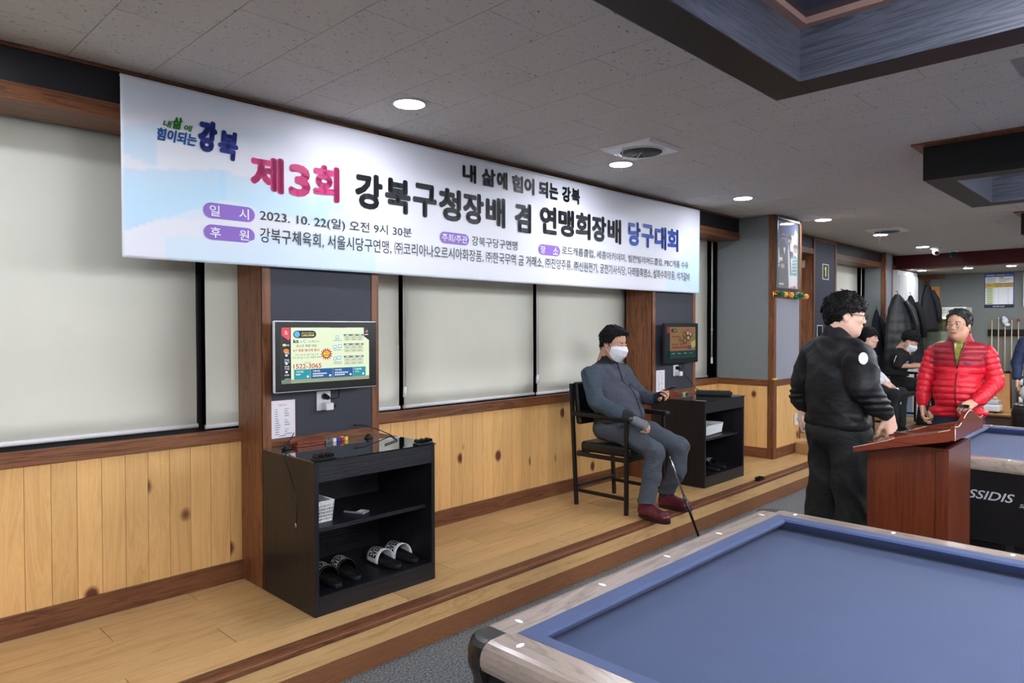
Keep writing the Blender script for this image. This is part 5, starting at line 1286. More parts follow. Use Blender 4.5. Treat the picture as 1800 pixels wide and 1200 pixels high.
def head_parts(hc, Rm, h=.0038, narrow=1.0, chub=0.0, lidded=.0):
    s = S(.018)
    s.ell((-.012,0,.032), (.096,.078+chub*.3,.088)); s.ell((.022,0,-.035), (.068,.062+chub,.078)); s.cap((.055,0,-.088),(.04,0,-.09),.028+chub*.3,.04,k=.03)
    s.cap((.03,.035,-.075),(-.005,.056,-.045),.022+chub,.02,k=.03).cap((.03,-.035,-.075),(-.005,-.056,-.045),.022+chub,.02,k=.03)
    for y in (-1,1):
        s.ell((.058,y*.042,-.018), (.026,.022,.02)); s.ell((.096,y*.031,.008), (.016,.017,.010), k=.012, op=-1)
        s.cap((.083,y*.016,.019),(.086,y*.03,.0225),.0045,k=.008).cap((.086,y*.03,.0225),(.075,y*.047,.018),.0045,k=.008)
        s.cap((.0825,y*.018,.0115),(.0845,y*.031,.0150-lidded*.006),.0030,.0036,k=.004).cap((.0845,y*.031,.0150-lidded*.006),(.0755,y*.0455,.0105),.0036,.003,k=.004)
        s.cap((.0815,y*.019,.0035),(.0835,y*.031,.0012),.003,k=.004).cap((.0835,y*.031,.0012),(.0745,y*.045,.005),.003,k=.004)
        s.ell((-.006,y*.080,-.002), (.020,.008,.031), k=.008, rot=rotm(0,-.2)); s.ell((-.002,y*.088,.002), (.010,.006,.017), k=.006, op=-1)
        s.ell((-.002,y*.079,-.026), (.009,.007,.010), k=.006)
    s.cap((.084,0,.018),(.096,0,-.018),.0075,.0095,k=.014).ell((.098,0,-.024),(.0105,.012,.010),k=.008)
    for y in (-1,1): s.ell((.090,y*.012,-.027),(.0105,.0075,.0075),k=.006); s.ell((.094,y*.006,-.034),(.005,.0035,.003),k=.003,op=-1)
    s.cap((.088,-.014,-.053),(.088,.014,-.053),.0075,k=.008).cap((.084,-.024,-.055),(.092,0,-.0515),.0036,.0046,k=.006).cap((.084,.024,-.055),(.092,0,-.0515),.0036,.0046,k=.006)
    s.cap((.086,-.013,-.063),(.086,.013,-.063),.0062,k=.007); s.cap((.097,-.02,-.0578),(.097,.02,-.0578),.0026,k=.003,op=-1)
    s.cap((-.03,0,-.03),(-.045,0,-.16),.055+chub*.5,.057+chub*.6,k=.03)
    v, f = s.mesh(h); c = v[f].mean(1)
    m = np.where((np.abs(c[:,1]) < .023)&(c[:,2] < -.0475)&(c[:,2] > -.0685)&(c[:,0] > .0875-.15*np.abs(c[:,1])), 1, 0)
    return xf(v, hc, Rm), f, m
def eyes(hc, Rm, parent, brow=HAIRB):
    for y in (-1,1):
        v = xf(V3(.0735,y*.0315,.008)[None], hc, Rm)[0]; vi = xf(V3(.0835,y*.0305,.0075)[None], hc, Rm)[0]
        g = G(); g.ball(tuple(v), .0125, 14, 0); g.ball(tuple(vi), .0052, 10, 1); g.build('eye', [EYEW, IRIS], parent)
        pts = [tuple(xf(V3(*p)[None], hc, Rm)[0]) for p in ((.090,y*.014,.0275),(.091,y*.026,.032),(.085,y*.040,.032),(.074,y*.052,.027))]
        G().tube(pts, [.0014,.0026,.0024,.001], 6).build('eyebrow', brow, parent)
def hair(hc, Rm, parent, m, line, thick=.012, c=(-.014,0,.036), r=(.100,.082,.092), nz=.004, h=.004, extra=None, seed=0, part=0.0):
    s = S(.015); r2 = tuple(x+thick for x in r)
    s.ell(c, r2)
    if extra: extra(s)
    xs = np.array([p[0] for p in line]); zs = np.array([p[1] for p in line])
    def post(V_, X, Y, Z):
        n = np.sin(Y*150+seed+6*np.sin(Z*26+X*14))*np.sin(X*95+4*np.sin(Z*33+seed))*.6+.7*np.sin(Y*62+X*44+3*np.sin(Z*40)+seed)+.5*np.sin(Z*120+Y*90+seed)
        V_ = V_-nz*n*np.where(np.abs(V_) < .03, .6, 0)
        cut = (np.interp(X+0*Z, xs, zs)+part*np.abs(Y)-Z)*.75+.0022*np.sin(Y*260+X*240)
        return np.maximum(V_, cut).astype(np.float32)
    v, f = s.mesh(h, post)
    o = mk('hair', [(xf(v, hc, Rm), f, 0)], [m], parent)
    rng = np.random.RandomState(int(seed*10)+3); g = G(); cc = V3(*c)
    for i in rng.choice(len(v), 420 if h < .0045 else 160):
        p = v[i]; n = p-cc; n = n/np.linalg.norm(n)
        if abs(p[2]-np.interp(p[0], xs, zs)) < .0 : continue
        d = V3(.35*(1 if p[0] > .0 else -.6), .5*np.sign(p[1])*(p[2] < .07), -1.0)+rng.randn(3)*.35; d = d-n*(d@n); d /= np.linalg.norm(d)+1e-6
        L_ = rng.uniform(.018,.036)*(.45 if p[0] > .02 else 1); q0 = p-n*.003; q1 = p+d*L_*.5+n*.0035; q2 = p+d*L_+n*rng.uniform(-.002,.003)
        P_ = [tuple(xf(q[None], hc, Rm)[0]) for q in (q0,q1,q2)]; g.tube(P_, [.0028,.0024,.0004], 4)
    tf = g.build('hair_tufts', m, o); tf['kind'] = 'stuff'
    return o
def glasses(hc, Rm, parent, m, r=.0215, th=.0012, rect=False):
    P = lambda *p: tuple(xf(V3(*p)[None], hc, Rm)[0]); g = G()
    for y in (-1,1):
        pts = [P(.107-.10*abs(y*.033+r*math.cos(a)*1.05)**1.0*.35, y*.033+r*1.1*math.cos(a), .002+r*.82*math.sin(a)) for a in [k*2*PI/20 for k in range(21)]]
        g.tube(pts, th, 6); g.tube([P(.100,y*.055,.008),(P(.06,y*.079,.010)),P(-.005,y*.083,.012),P(-.018,y*.082,-.004)], th, 6)
        g.tube([P(.100,y*.055,.008),P(.104,y*.054,.006)], th, 6)
    g.tube([P(.106,-.012,.005),P(.110,0,.008),P(.106,.012,.005)], th, 6)
    return g.build('glasses', m, parent)
def mask(hc, Rm, parent, low=0.0):
    P = lambda *p: tuple(xf(V3(p[0]-low*.12,p[1],p[2]-low)[None], hc, Rm)[0])
    mm = mat('mask_white', (236,238,244), rough=.75, bump=.1, bscale=400)
    top = [(.040,.078,-.008),(.075,.052,.004),(.103,.022,.008),(.112,0,.012),(.103,-.022,.008),(.075,-.052,.004),(.040,-.078,-.008)]
    mid1 = [(.038,.081,-.022),(.086,.056,-.018),(.122,.026,-.020),(.134,0,-.020),(.122,-.026,-.020),(.086,-.056,-.018),(.038,-.081,-.022)]
    mid2 = [(.036,.080,-.045),(.084,.054,-.056),(.117,.025,-.062),(.128,0,-.064),(.117,-.025,-.062),(.084,-.054,-.056),(.036,-.080,-.045)]
    bot = [(.030,.074,-.070),(.055,.056,-.098),(.074,.026,-.118),(.080,0,-.122),(.074,-.026,-.118),(.055,-.056,-.098),(.030,-.074,-.070)]
    vs = [P(*p) for r_ in (top,mid1,mid2,bot) for p in r_]; fs = [(i*7+k,i*7+k+1,(i+1)*7+k+1,(i+1)*7+k) for i in range(3) for k in range(6)]
    o = G().add(vs, fs, 0, False).build('face_mask', mm, parent); sd = o.modifiers.new('s','SOLIDIFY'); sd.thickness = .0015
    for y in (-1,1): G().tube([P(.040,y*.079,-.010),P(.01,y*.086,.018),P(-.02,y*.086,.022),P(-.026,y*.086,-.01),P(.0,y*.084,-.035),P(.034,y*.075,-.068)], .0016, 6).build('ear_loop', mm, o)
def hand_parts(o, xd, zd, curl=(.35,.4,.45,.5), tc=.4, side=1, h=.0034, sc_=1.0, spread=.12):
    """side=+1: thumb on +Y of the hand frame"""
    xd = V3(*xd); xd /= np.linalg.norm(xd); zd = V3(*zd); zd = zd-xd*(zd@xd); zd /= np.linalg.norm(zd); yd = np.cross(zd, xd)
    Rm = np.stack([xd,yd,zd],1); s = S(.009)
    s.cap((-.03,0,0),(.02,0,0),.026,.027,sq=((0,0,1),.72))
    for y, ln in ((.028,.085),(.010,.090),(-.009,.087),(-.027,.080)): s.cap((.012,y*.7*side,0),(ln,y*side,.002),.0135,.0115,k=.014)
    s.cap((.02,.018*side,-.008),(.055,.024*side,-.008),.014,k=.015)
    L = ((.028,.088,(.036,.024,.019),.0088),(.010,.093,(.041,.027,.020),.0090),(-.009,.090,(.038,.025,.019),.0086),(-.027,.082,(.030,.020,.017),.0078))
    for i, (y, x0, ls, r) in enumerate(L):
        p = V3(x0-.006, y*side, .001); an = curl[i]*.7; sp = spread*(y/.03)
        for j, l in enumerate(ls):
            d = V3(math.cos(an)*math.cos(sp), math.sin(sp)*side*math.cos(an), -math.sin(an)); q = p+d*l
            s.cap(p, q, r*(1-.07*j), r*(1-.07*(j+1)), k=.004); p = q; an += curl[i]*1.15
    p = V3(.022, .030*side, -.006); an = .55-tc*.2
    for l, r, da in ((.036,.0135,0),(.030,.0105,tc*.6),(.024,.009,tc*.5)):
        an -= da*.9; d = V3(math.cos(an)*.86, math.sin(an)*side, -.28-tc*.35); d /= np.linalg.norm(d); q = p+d*l; s.cap(p, q, r, r*.88, k=.007); p = q
    v, f = s.mesh(h, pad=.008); return xf(v*sc_, o, Rm), f, 0
def shoe(name, heel, toe, z, parent, m, sole, L_=None, lace=None, hh=.085):
    heel = V3(*heel, z); toe = V3(*toe, z); d = toe-heel; L_ = np.linalg.norm(d); d /= L_; l = V3(-d[1], d[0], 0); Rm = np.stack([d,l,V3(0,0,1)],1)
    s = S(.02); s.cap((.045,0,.045),(L_-.06,0,.035),.042,.044,sq=((0,0,1),.9)); s.cap((.045,0,.05),(.05,0,hh),.042,.044); s.cap((.08,0,.075),(L_*.62,0,.045),.036,.034); s.ell((L_-.055,0,.036),(.055,.044,.033))
    def post(V_, X, Y, Z): return np.maximum(V_, .016-Z+0*X).astype(np.float32)
    v, f = s.mesh(.0055, post); o = mk(name, [(xf(v, heel, Rm), f, 0)], [m], parent)
    n = 24; pts = []
    for k in range(n):
        a = 2*PI*k/n; x = L_/2+L_/2*math.copysign(abs(math.cos(a))**.8, math.cos(a)); wd = .044+.007*max(0,min(1,(x/L_-.3)*2)); pts.append((x, wd*math.copysign(abs(math.sin(a))**.75, math.sin(a))))
    vs = []
    for zz, gr in ((0,.97),(.004,1),(.018,1.0),(.02,.95)): vs += [tuple(xf(V3(L_/2+(p[0]-L_/2)*gr, p[1]*gr, zz)[None], heel, Rm)[0]) for p in pts]
    fs = [tuple(reversed(range(n)))]+[(i*n+k,i*n+(k+1)%n,(i+1)*n+(k+1)%n,(i+1)*n+k) for i in range(3) for k in range(n)]+[tuple(3*n+k for k in range(n))]
    G().add(vs, fs).build('sole', sole, o)
    if lace:
        g = G()
        for k in range(4):
            x = .10+.022*k; zt = .108-.018*k*1.0
            p = lambda a, b2, c: tuple(xf(V3(a,b2,c)[None], heel, Rm)[0])
            g.tube([p(x,-.022,zt-.012),p(x+.006,-.0,zt+.004),p(x+.012,.022,zt-.012)], .0018, 5); g.tube([p(x+.012,-.022,zt-.014),p(x+.006,0,zt+.003),p(x,.022,zt-.010)], .0018, 5)
        g.tube([p(.10,0,.112),p(.09,.02,.124),p(.105,.034,.112),p(.11,.01,.108)], .0016, 5); g.tube([p(.10,0,.112),p(.09,-.02,.124),p(.105,-.034,.112),p(.11,-.01,.108)], .0016, 5)
        g.build('laces', lace, o)
    return o
def snap(obj, p, maxd=.2):
    """closest surface point and normal on a mesh object (local coordinates)"""
    me = obj.data; n = len(me.vertices); co = np.empty(n*3, np.float32); me.vertices.foreach_get('co', co); co = co.reshape(-1,3)
    i = int(np.argmin(((co-np.array(p))**2).sum(1))); return Vector(co[i]), me.vertices[i].normal.copy(), co

SHIRTB = mat('black_jersey', (19,20,24), rough=.8, bump=.12, bscale=300)
# ------------------------------------------------------------ seated man with the white mask
t = thing('person', 'seated man in dark grey zip jacket and white face mask looking at his phone', 'person', (4.28,3.12,PZ), -PI/2)
JT = mat('jacket_slate', (66,69,82), rough=.7, bump=.15, bscale=250, vary=.06, vscale=9, crease=.22); JS = mat('jacket_sleeve', (56,70,82), crease=.3, rough=.8, bump=.2, bscale=420, vary=.1, vscale=60); JD = mat('jacket_dark_knit', (30,34,42), rough=.85, bump=.4, bscale=200, stretch=(1,1,3))
TR = mat('trousers_grey', (68,74,84), crease=.22, rough=.8, bump=.15, bscale=350)
hc = (.025,.0,1.205); Rm = rotm(R(0), R(16))
hp = head_parts(hc, Rm, chub=.003, lidded=1.2)
WR1 = (.315,-.17,.675); WR2 = (.30,.185,.80)
b = S(.04); b.cap((-.04,0,1.08),(-.04,0,.98),.055,.08).cap((-.04,-.14,.97),(-.04,.14,.97),.06).ell((-.01,0,.85),(.11,.15,.18)).ell((.05,0,.68),(.13,.15,.14))
for s_ in (-1,1): b.chain([(-.03,s_*.2,.98),(.08,s_*.25,.78),WR1 if s_ < 0 else WR2],[.04,.035,.025]); b.chain([(.03,s_*.09,.57),(.455 if s_ < 0 else .485,s_*.135,.46),(.45 if s_ < 0 else .478,s_*.145,.30),(.41 if s_ < 0 else .355,-.172 if s_ < 0 else .165,.10)],[.06,.04,.038,.03])
bv, bf = b.mesh(.012)
h1 = hand_parts(WR1, (.85,.35,-.38), (-.15,-.45,.9), (.75,.8,.85,.9), .5, 1)
h2 = hand_parts(WR2, (1,-.28,.30), (.12,.65,-.72), (.85,.9,.95,1.0), .25, 1)
def body_mesh(t, hp, others, mats):
    vs = [(hp[0],hp[1],0)]+others; k = len(hp[1])
    def mf(c, mi): mi = mi.copy(); mi[:k] = hp[2]; return mi
    return mk('body', vs, mats, t, mf)
body_mesh(t, hp, [(bv,bf,0),h1,h2], [SKIN,LIPM]); eyes(hc, Rm, t)
LN = [(-.13,-.095),(-.05,-.095),(-.03,-.06),(-.022,.0),(.0,.012),(.02,.005),(.032,.035),(.045,.072),(.07,.086),(.12,.09)]
hair(hc, Rm, t, HAIRB, LN, .011, seed=1, extra=lambda s: s.cap((.045,-.03,.112),(.078,.02,.104),.020,.016).cap((-.07,0,-.03),(-.06,0,-.05),.05,.04))
mask(hc, Rm, t)
j = S(.045)
j.ell((-.03,0,.92),(.125,.18,.17)); j.ell((.055,0,.755),(.180,.180,.16)); j.ell((.045,0,.62),(.165,.175,.10)); j.cap((-.045,-.155,.985),(-.045,.155,.985),.055,.055,k=.06); j.ell((.11,0,.69),(.165,.15,.10))
j.cap((-.045,0,1.0),(-.032,0,1.10),.075,.064,k=.03); j.ell((-.010,0,1.158),(.062,.062,.04),op=-1,k=.008)
j.chain([(-.04,-.20,.975),(.06,-.262,.79),(.20,-.235,.735),(.285,-.18,.70)],[.072,.063,.053,.042]); j.chain([(-.04,.20,.975),(.085,.262,.79),(.20,.225,.785),(.285,.19,.80)],[.072,.063,.052,.042])
v, f = j.mesh(.0065, folds(.014,1.0,.5))
def mf(c, mi):
    r_ = np.where(np.abs(c[:,1]) > .205-.12*np.clip(c[:,2]-.93,0,1)*1.5, 1, 0); r_ = np.where((c[:,0] > .245)&(c[:,2] > .66)&(np.abs(c[:,1]) > .13), 1, r_)
    r_ = np.where((c[:,2] > 1.055)|((c[:,2] < .635-.0*c[:,0])&(np.abs(c[:,1]) < .2)), 2, r_); r_ = np.where((c[:,0] > .268)&(c[:,2] > .66)&(np.abs(c[:,1]) > .14), 2, r_); return r_
jk = mk('jacket', [(v,f,0)], [JT,JS,JD], t, mf)
co = v
def front_line(co, ys, zs, off=.002, sgn=1):
    pts = []
    for y, z in zip(ys, zs):
        m = (np.abs(co[:,1]-y) < .012)&(np.abs(co[:,2]-z) < .012)
        if m.any(): q = co[m]; pts.append((q[:,0].max()+off, y, z))
    return pts
pts = front_line(co, [.0]*18, np.linspace(1.07,.62,18)); G().tube(pts, .003, 6).build('zip', JD, jk)
G().box(pts[1][0],pts[1][0]+.004,-.006,.006,pts[1][2]-.035,pts[1][2]-.01).build('zip_pull', JD, jk)
tr = S(.035)
for s_, kx, ax_, ay in ((-1,.47,.43,-.175),(1,.50,.375,.165)):
    tr.chain([(.02,s_*.09,.572),(.25,s_*.115,.548),(kx,s_*.135,.465)],[.092,.084,.070],k=.03); tr.chain([(kx,s_*.135,.465),(kx-.02,s_*.145,.30),(ax_,ay,.125)],[.071,.066,.061],k=.02)
tr.ell((.01,0,.585),(.13,.17,.09),k=.04)
def cuff(V_, X, Y, Z): V_ = folds(.009,1.0,2.0)(V_,X,Y,Z); return np.maximum(V_, .112-Z+0*X).astype(np.float32)
v, f = tr.mesh(.0065, cuff); mk('trousers', [(v,f,0)], [TR], t)
for s_, ax_, ay in ((-1,.43,-.175),(1,.375,.165)): G().cyl((ax_-.01,ay,.065),(ax_-.0,ay,.13),.04,.045,n=14).build('sock', mat('sock_dark',(34,36,42),rough=.9), t)
OXB = mat('oxblood_leather', (88,30,40), rough=.28, bump=.06, bscale=90); OXS = mat('oxblood_sole', (40,16,20), rough=.5)
shoe('shoe', (.365,-.165), (.640,-.225), .0085, t, OXB, OXS, lace=mat('lace_dark',(30,14,18),rough=.8)); shoe('shoe', (.315,.165), (.575,.182), .0055, t, OXB, OXS, lace=mat('lace_dark',(30,14,18),rough=.8))
GLV = mat('grey_knit_glove', (104,108,116), rough=.9, bump=.3, bscale=300)
def glove(o, xd, zd, side, m, ln=.085):
    xd = V3(*xd); xd /= np.linalg.norm(xd); zd = V3(*zd); zd = zd-xd*(zd@xd); zd /= np.linalg.norm(zd); yd = np.cross(zd,xd); Rm_ = np.stack([xd,yd,zd],1); s = S(.01)
    s.cap((-.04,0,0),(.02,0,0),.031,.032,sq=((0,0,1),.8))
    for y in (.028,.010,-.009,-.027): s.cap((.012,y*.7*side,0),(ln,y*side,.002),.0175,.0155,k=.015); s.cap((ln-.005,y*side,.002),(ln+.016,y*side,-.008),.0125,.0115,k=.004)
    s.cap((.02,.03*side,-.006),(.045,.05*side,-.018),.017,.0155,k=.01)
    v, f = s.mesh(.0036, pad=.008); return mk('glove', [(xf(v,o,Rm_),f,0)], [m], t)
glove(WR1, (.85,.35,-.38), (-.15,-.45,.9), 1, GLV); glove(WR2, (1,-.28,.30), (.12,.65,-.72), 1, mat('black_glove',(22,24,28),rough=.9,bump=.3,bscale=300), .07)
ph = thing('mobile_phone', 'dark mobile phone held up in the seated man\'s hand', 'phone', (4.435,2.735,1.075), 0)
ph.rotation_euler = (R(-24),0,R(2))
G().box(-.037,.037,-.078,.078,-.005,.004).build('case', mat('phone_case',(30,31,38),rough=.4), ph, .004); box('screen', mat('phone_screen',(40,46,60),rough=.1,emit=(120,130,150),es=.12), ph, -.033,.033,-.073,.073,.0042,.0048)
# telescopic stick leaning between his feet
t = thing('telescopic_stick', 'thin telescopic stick with chrome upper part leaning in front of the seated man\'s shin', 'stick', (4.26,2.545,.0))
a = Vector((-.06,.02,.64)); e = Vector((.22,-.06,.008)); mid = a.lerp(e,.48)
G().cyl(a, mid, .0055, .0065, n=10).build('chrome_tube', CHROME, t); G().cyl(mid, e, .0095, .0095, n=12).build('grip_tube', BLACKP, t)
G().cyl(mid-(e-a).normalized()*.012, mid+(e-a).normalized()*.018, .013, .013, n=12).build('clamp', mat('grey_clamp',(96,98,110),rough=.4), t)
for q in (.10,.24): c_ = a.lerp(e,q); G().cyl(c_-Vector((0,0,.003)), c_+Vector((-.012,-.002,.001)), .003, .003, n=6).build('pin', CHROME, t)

# ------------------------------------------------------------ man in the black bomber jacket, seen from behind
t = thing('person', 'man in black bomber jacket and wide black trousers seen from behind at the lectern', 'person', (3.88,1.34,0), R(-35))
BJ = mat('black_satin', (21,22,26), rough=.55, crease=.14, spec=.35); BK = mat('black_rib', (17,17,20), rough=.85, bump=.5, bscale=160, stretch=(3,3,.3)); BT = mat('black_trousers', (16,17,19), crease=.14, rough=.75, bump=.1, bscale=300)
hc = (.035,-.005,1.590); Rm = rotm(R(-30), R(6))*.93
hp = head_parts(hc, Rm, chub=.006)
WR1 = (.12,-.225,1.085); WR2 = (-.02,.285,1.055)
b = S(.03); b.cap((-.02,0,1.50),(-.02,0,1.40),.05,.06).cap((-.02,-.13,1.365),(-.02,.13,1.365),.045).ell((0,0,1.22),(.10,.15,.18)).ell((0,0,1.04),(.11,.14,.14))
for s_ in (-1,1): b.chain([(0,s_*.09,.98),(0,s_*.11,.5),(-.01,s_*.13,.09)],[.08,.05,.04])
b.chain([(-.02,-.18,1.355),(.0,-.225,1.2),WR1],[.04,.035,.025]); b.chain([(-.02,.18,1.355),(-.04,.24,1.2),WR2],[.04,.035,.025])
bv, bf = b.mesh(.012)
h1 = hand_parts(WR1, (.35,.15,-1), (.3,-1,-.1), (.5,.55,.6,.65), .4, -1); h2 = hand_parts(WR2, (.05,-.05,-1), (-.25,1,0), (.7,.8,.85,.9), .4, 1)
body_mesh(t, hp, [(bv,bf,0),h1,h2], [SKINP,LIPM]); eyes(hc, Rm, t)
LN2 = [(-.14,-.085),(-.05,-.085),(-.03,-.06),(-.024,.0),(.0,.018),(.03,.02),(.05,.03),(.075,.042),(.13,.04)]
hair(hc, Rm, t, HAIRB, LN2, .014, seed=3, nz=.008, extra=lambda s: s.ell((-.02,0,.055),(.102,.088,.080)).cap((-.06,0,-.03),(-.052,0,-.055),.052,.042).cap((.06,-.03,.08),(.085,.01,.07),.026,.018))
glasses(hc, Rm, t, BLACKP, th=.0018)
j = S(.06)
j.ell((-.015,0,1.27),(.135,.18,.20)); j.ell((.0,0,1.12),(.15,.19,.17)); j.cap((-.02,-.15,1.385),(-.02,.15,1.385),.068,.068,k=.06); j.cap((-.02,0,1.43),(-.02,-.19,1.385),.075,.07,k=.05); j.cap((-.02,0,1.43),(-.02,.19,1.385),.075,.07,k=.05)
j.cap((-.01,-.10,1.03),(-.01,.10,1.03),.115,k=.03,sq=((0,0,1),.5))
j.cap((-.03,0,1.41),(-.025,0,1.482),.074,.066,k=.03)
j.chain([(-.02,-.19,1.355),(-.015,-.218,1.23),(.05,-.225,1.14)],[.082,.074,.064]); j.cap((.05,-.225,1.14),(.10,-.225,1.10),.060,.045,k=.02)
j.chain([(-.02,.195,1.355),(-.04,.25,1.22),(-.035,.275,1.12)],[.084,.074,.062]); j.cap((-.035,.275,1.12),(-.02,.283,1.075),.056,.041,k=.02)
def pj(V_, X, Y, Z):
    V_ = folds(.012,.9,4.0)(V_,X,Y,Z); cr = np.exp(-((Z-1.15)/.05)**2)*(np.abs(Y) > .22)
    V_ = V_-.006*np.sin(Z*190+Y*20)*cr*(np.abs(V_) < .03)
    return np.maximum(V_, np.where(np.abs(Y) < .2, 1.0-Z, -1)).astype(np.float32)
v, f = j.mesh(.0065, pj)
jk = mk('bomber_jacket', [(v,f,0)], [BJ,BK], t, lambda c, mi: np.where((c[:,2] > 1.485)|((c[:,2] < 1.035)&(np.abs(c[:,1]) < .2))|((c[:,2] < 1.09)&(np.abs(c[:,1]) > .205)), 1, 0))
p, nrm, _ = snap(jk, (-.07,-.285,1.385))
w_ = Vector((0,0,1)).cross(nrm).normalized(); u_ = nrm.cross(w_)
G().add([tuple(p+nrm*(.004-.006*(k>=0)*0)+(w_*math.cos(2*PI*k/20)*.021+u_*math.sin(2*PI*k/20)*.03)) for k in range(20)]+[tuple(p-nrm*.008+(w_*math.cos(2*PI*k/20)*.021+u_*math.sin(2*PI*k/20)*.03)) for k in range(20)], [tuple(range(20))]+[(k,(k+1)%20,20+(k+1)%20,20+k) for k in range(20)]).build('round_patch', mat('patch_white',(226,226,230),rough=.5), jk)
tr = S(.035)
for s_ in (-1,1): tr.chain([(0,s_*.09,.97),(.02,s_*.10,.72),(.0,s_*.13,.50),(-.02,s_*.165,.10)],[.112,.102,.094,.104],k=.03)
tr.ell((0,0,.97),(.135,.17,.10),k=.04)
def pt(V_, X, Y, Z): V_ = folds(.012,.8,1.0)(V_,X,Y,Z); return np.maximum(V_, .045-Z+0*X).astype(np.float32)
v, f = tr.mesh(.008, pt); mk('trousers', [(v,f,0)], [BT], t)
p2 = [(.10,-.165,z) for z in (.96,.9,.84)]
G().tube([(.13,-.10,.96),(.14,-.10,.90),(.138,-.098,.84)], .004, 6).build('drawstring', WHITE, t)
shoe('shoe', (-.10,-.135), (.19,-.16), .0, t, BLACKP, WHITE); shoe('shoe', (-.10,.135), (.19,.17), .0, t, BLACKP, WHITE)

# ------------------------------------------------------------ man in the red quilted jacket
t = thing('person', 'man in bright red quilted jacket and glasses standing behind the lectern', 'person', (6.62,1.345,0), R(181))
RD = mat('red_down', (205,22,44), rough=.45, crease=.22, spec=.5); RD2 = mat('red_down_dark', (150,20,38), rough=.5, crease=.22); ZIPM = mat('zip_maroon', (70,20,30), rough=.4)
OLV = mat('olive_shirt', (128,124,40), rough=.8); NVT = mat('navy_trousers', (32,38,56), rough=.8, bump=.1, bscale=300); COLG = mat('pale_collar', (170,172,160), rough=.8)
hc = (.045,.0,1.548); Rm = rotm(R(-14), R(3))*.98
hp = head_parts(hc, Rm, chub=.004)
WR1 = (.06,-.25,.875); WR2 = (.24,.15,.95)
b = S(.04); b.cap((-.02,0,1.46),(-.02,0,1.36),.055,.08).cap((-.02,-.14,1.34),(-.02,.14,1.34),.06).ell((0,0,1.2),(.11,.16,.2)).ell((0.02,0,.98),(.13,.15,.16))
for s_ in (-1,1): b.chain([(0,s_*.09,.94),(0,s_*.11,.48),(-.01,s_*.12,.09)],[.08,.05,.04])
b.chain([(-.02,-.19,1.33),(.0,-.25,1.1),WR1],[.04,.035,.025]); b.chain([(-.02,.19,1.33),(-.01,.26,1.10),WR2],[.04,.035,.025])
bv, bf = b.mesh(.012)
h1 = hand_parts(WR1, (.15,.10,-1), (.2,-1,-.1), (.4,.5,.55,.6), .3, -1); h2 = hand_parts(WR2, (.75,-.5,-.42), (.45,.35,.8), (.55,.7,.8,.9), .6, -1)
body_mesh(t, hp, [(bv,bf,0),h1,h2], [SKIN,LIPM]); eyes(hc, Rm, t, HAIRG)
LN3 = [(-.14,-.06),(-.05,-.065),(-.03,-.04),(-.024,.0),(.0,.02),(.02,.02),(.035,.06),(.05,.092),(.085,.104),(.13,.11)]
hair(hc, Rm, t, HAIRG, LN3, .008, seed=5, nz=.004, part=-.5, extra=lambda s: s.cap((-.02,-.05,.10),(.03,.03,.112),.03,.026))
glasses(hc, Rm, t, mat('thin_metal',(120,112,108),rough=.3,metal=.8), r=.0225, th=.0011)
LQ = .052
def rq(X, Y, Z, t_): return .012*np.abs(np.sin((Z+.12*np.abs(Y)*np.clip((1.25-Z)*2,0,1)-1.0)*PI/LQ))**.55-.004
def rs(X, Y, Z, t_): return .009*np.abs(np.sin(t_*PI/.047))**.55-.004
j = S(.03)
j.ell((-.01,0,1.23),(.14,.185,.21),rid=rq); j.ell((.03,0,1.01),(.16,.178,.20),rid=rq); j.cap((-.02,-.145,1.335),(-.02,.145,1.335),.058,.058,k=.05,rid=rq); j.cap((.02,-.085,.845),(.02,.085,.845),.115,k=.03,sq=((0,0,1),.5),rid=rq)
j.cap((-.03,0,1.38),(-.02,0,1.455),.088,.084,k=.03); j.ell((.0,0,1.50),(.074,.072,.06),op=-1,k=.01); j.ell((.12,.0,1.45),(.07,.04,.07),op=-1,k=.015)
j.chain([(-.02,-.185,1.32),(.0,-.238,1.12),(.045,-.25,.94)],[.068,.060,.052],rid=rs,k=.015); j.cap((.045,-.25,.94),(.055,-.25,.905),.048,.042,k=.01)
j.chain([(-.02,.185,1.32),(-.02,.245,1.09)],[.068,.062],rid=rs,k=.015); j.cap((-.02,.245,1.09),(.20,.175,.97),.060,.050,rid=rs,k=.015); j.cap((.20,.175,.97),(.225,.16,.955),.048,.042,k=.01)
def pr(V_, X, Y, Z):
    V_ = folds(.004,1.0,4.0)(V_,X,Y,Z)
    return np.maximum(V_, np.where(np.abs(Y) < .19, .785-Z, -1)).astype(np.float32)
v, f = j.mesh(.0058, pr)
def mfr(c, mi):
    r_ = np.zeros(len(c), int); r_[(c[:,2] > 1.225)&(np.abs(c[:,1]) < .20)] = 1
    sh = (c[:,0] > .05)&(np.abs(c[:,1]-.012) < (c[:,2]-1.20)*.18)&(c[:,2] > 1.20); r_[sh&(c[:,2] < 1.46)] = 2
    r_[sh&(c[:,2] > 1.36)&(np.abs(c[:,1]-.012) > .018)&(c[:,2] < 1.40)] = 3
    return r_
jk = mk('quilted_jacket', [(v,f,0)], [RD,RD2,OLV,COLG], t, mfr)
zz = np.linspace(.80,1.20,24); pts = front_line(v, [.012]*22, zz, .002); G().tube(pts, .0042, 6).build('zip', ZIPM, jk)
zz = np.linspace(1.20,1.42,14); 
for s_ in (-1,1):
    pts = front_line(v, [.012+s_*(z-1.20)*.19 for z in zz], zz, .002); G().tube(pts, .0045, 6).build('zip', ZIPM, jk)
p, nrm, _ = snap(jk, (.16,.095,1.245)); w_ = Vector((0,0,1)).cross(nrm).normalized(); u_ = nrm.cross(w_)
g = G()
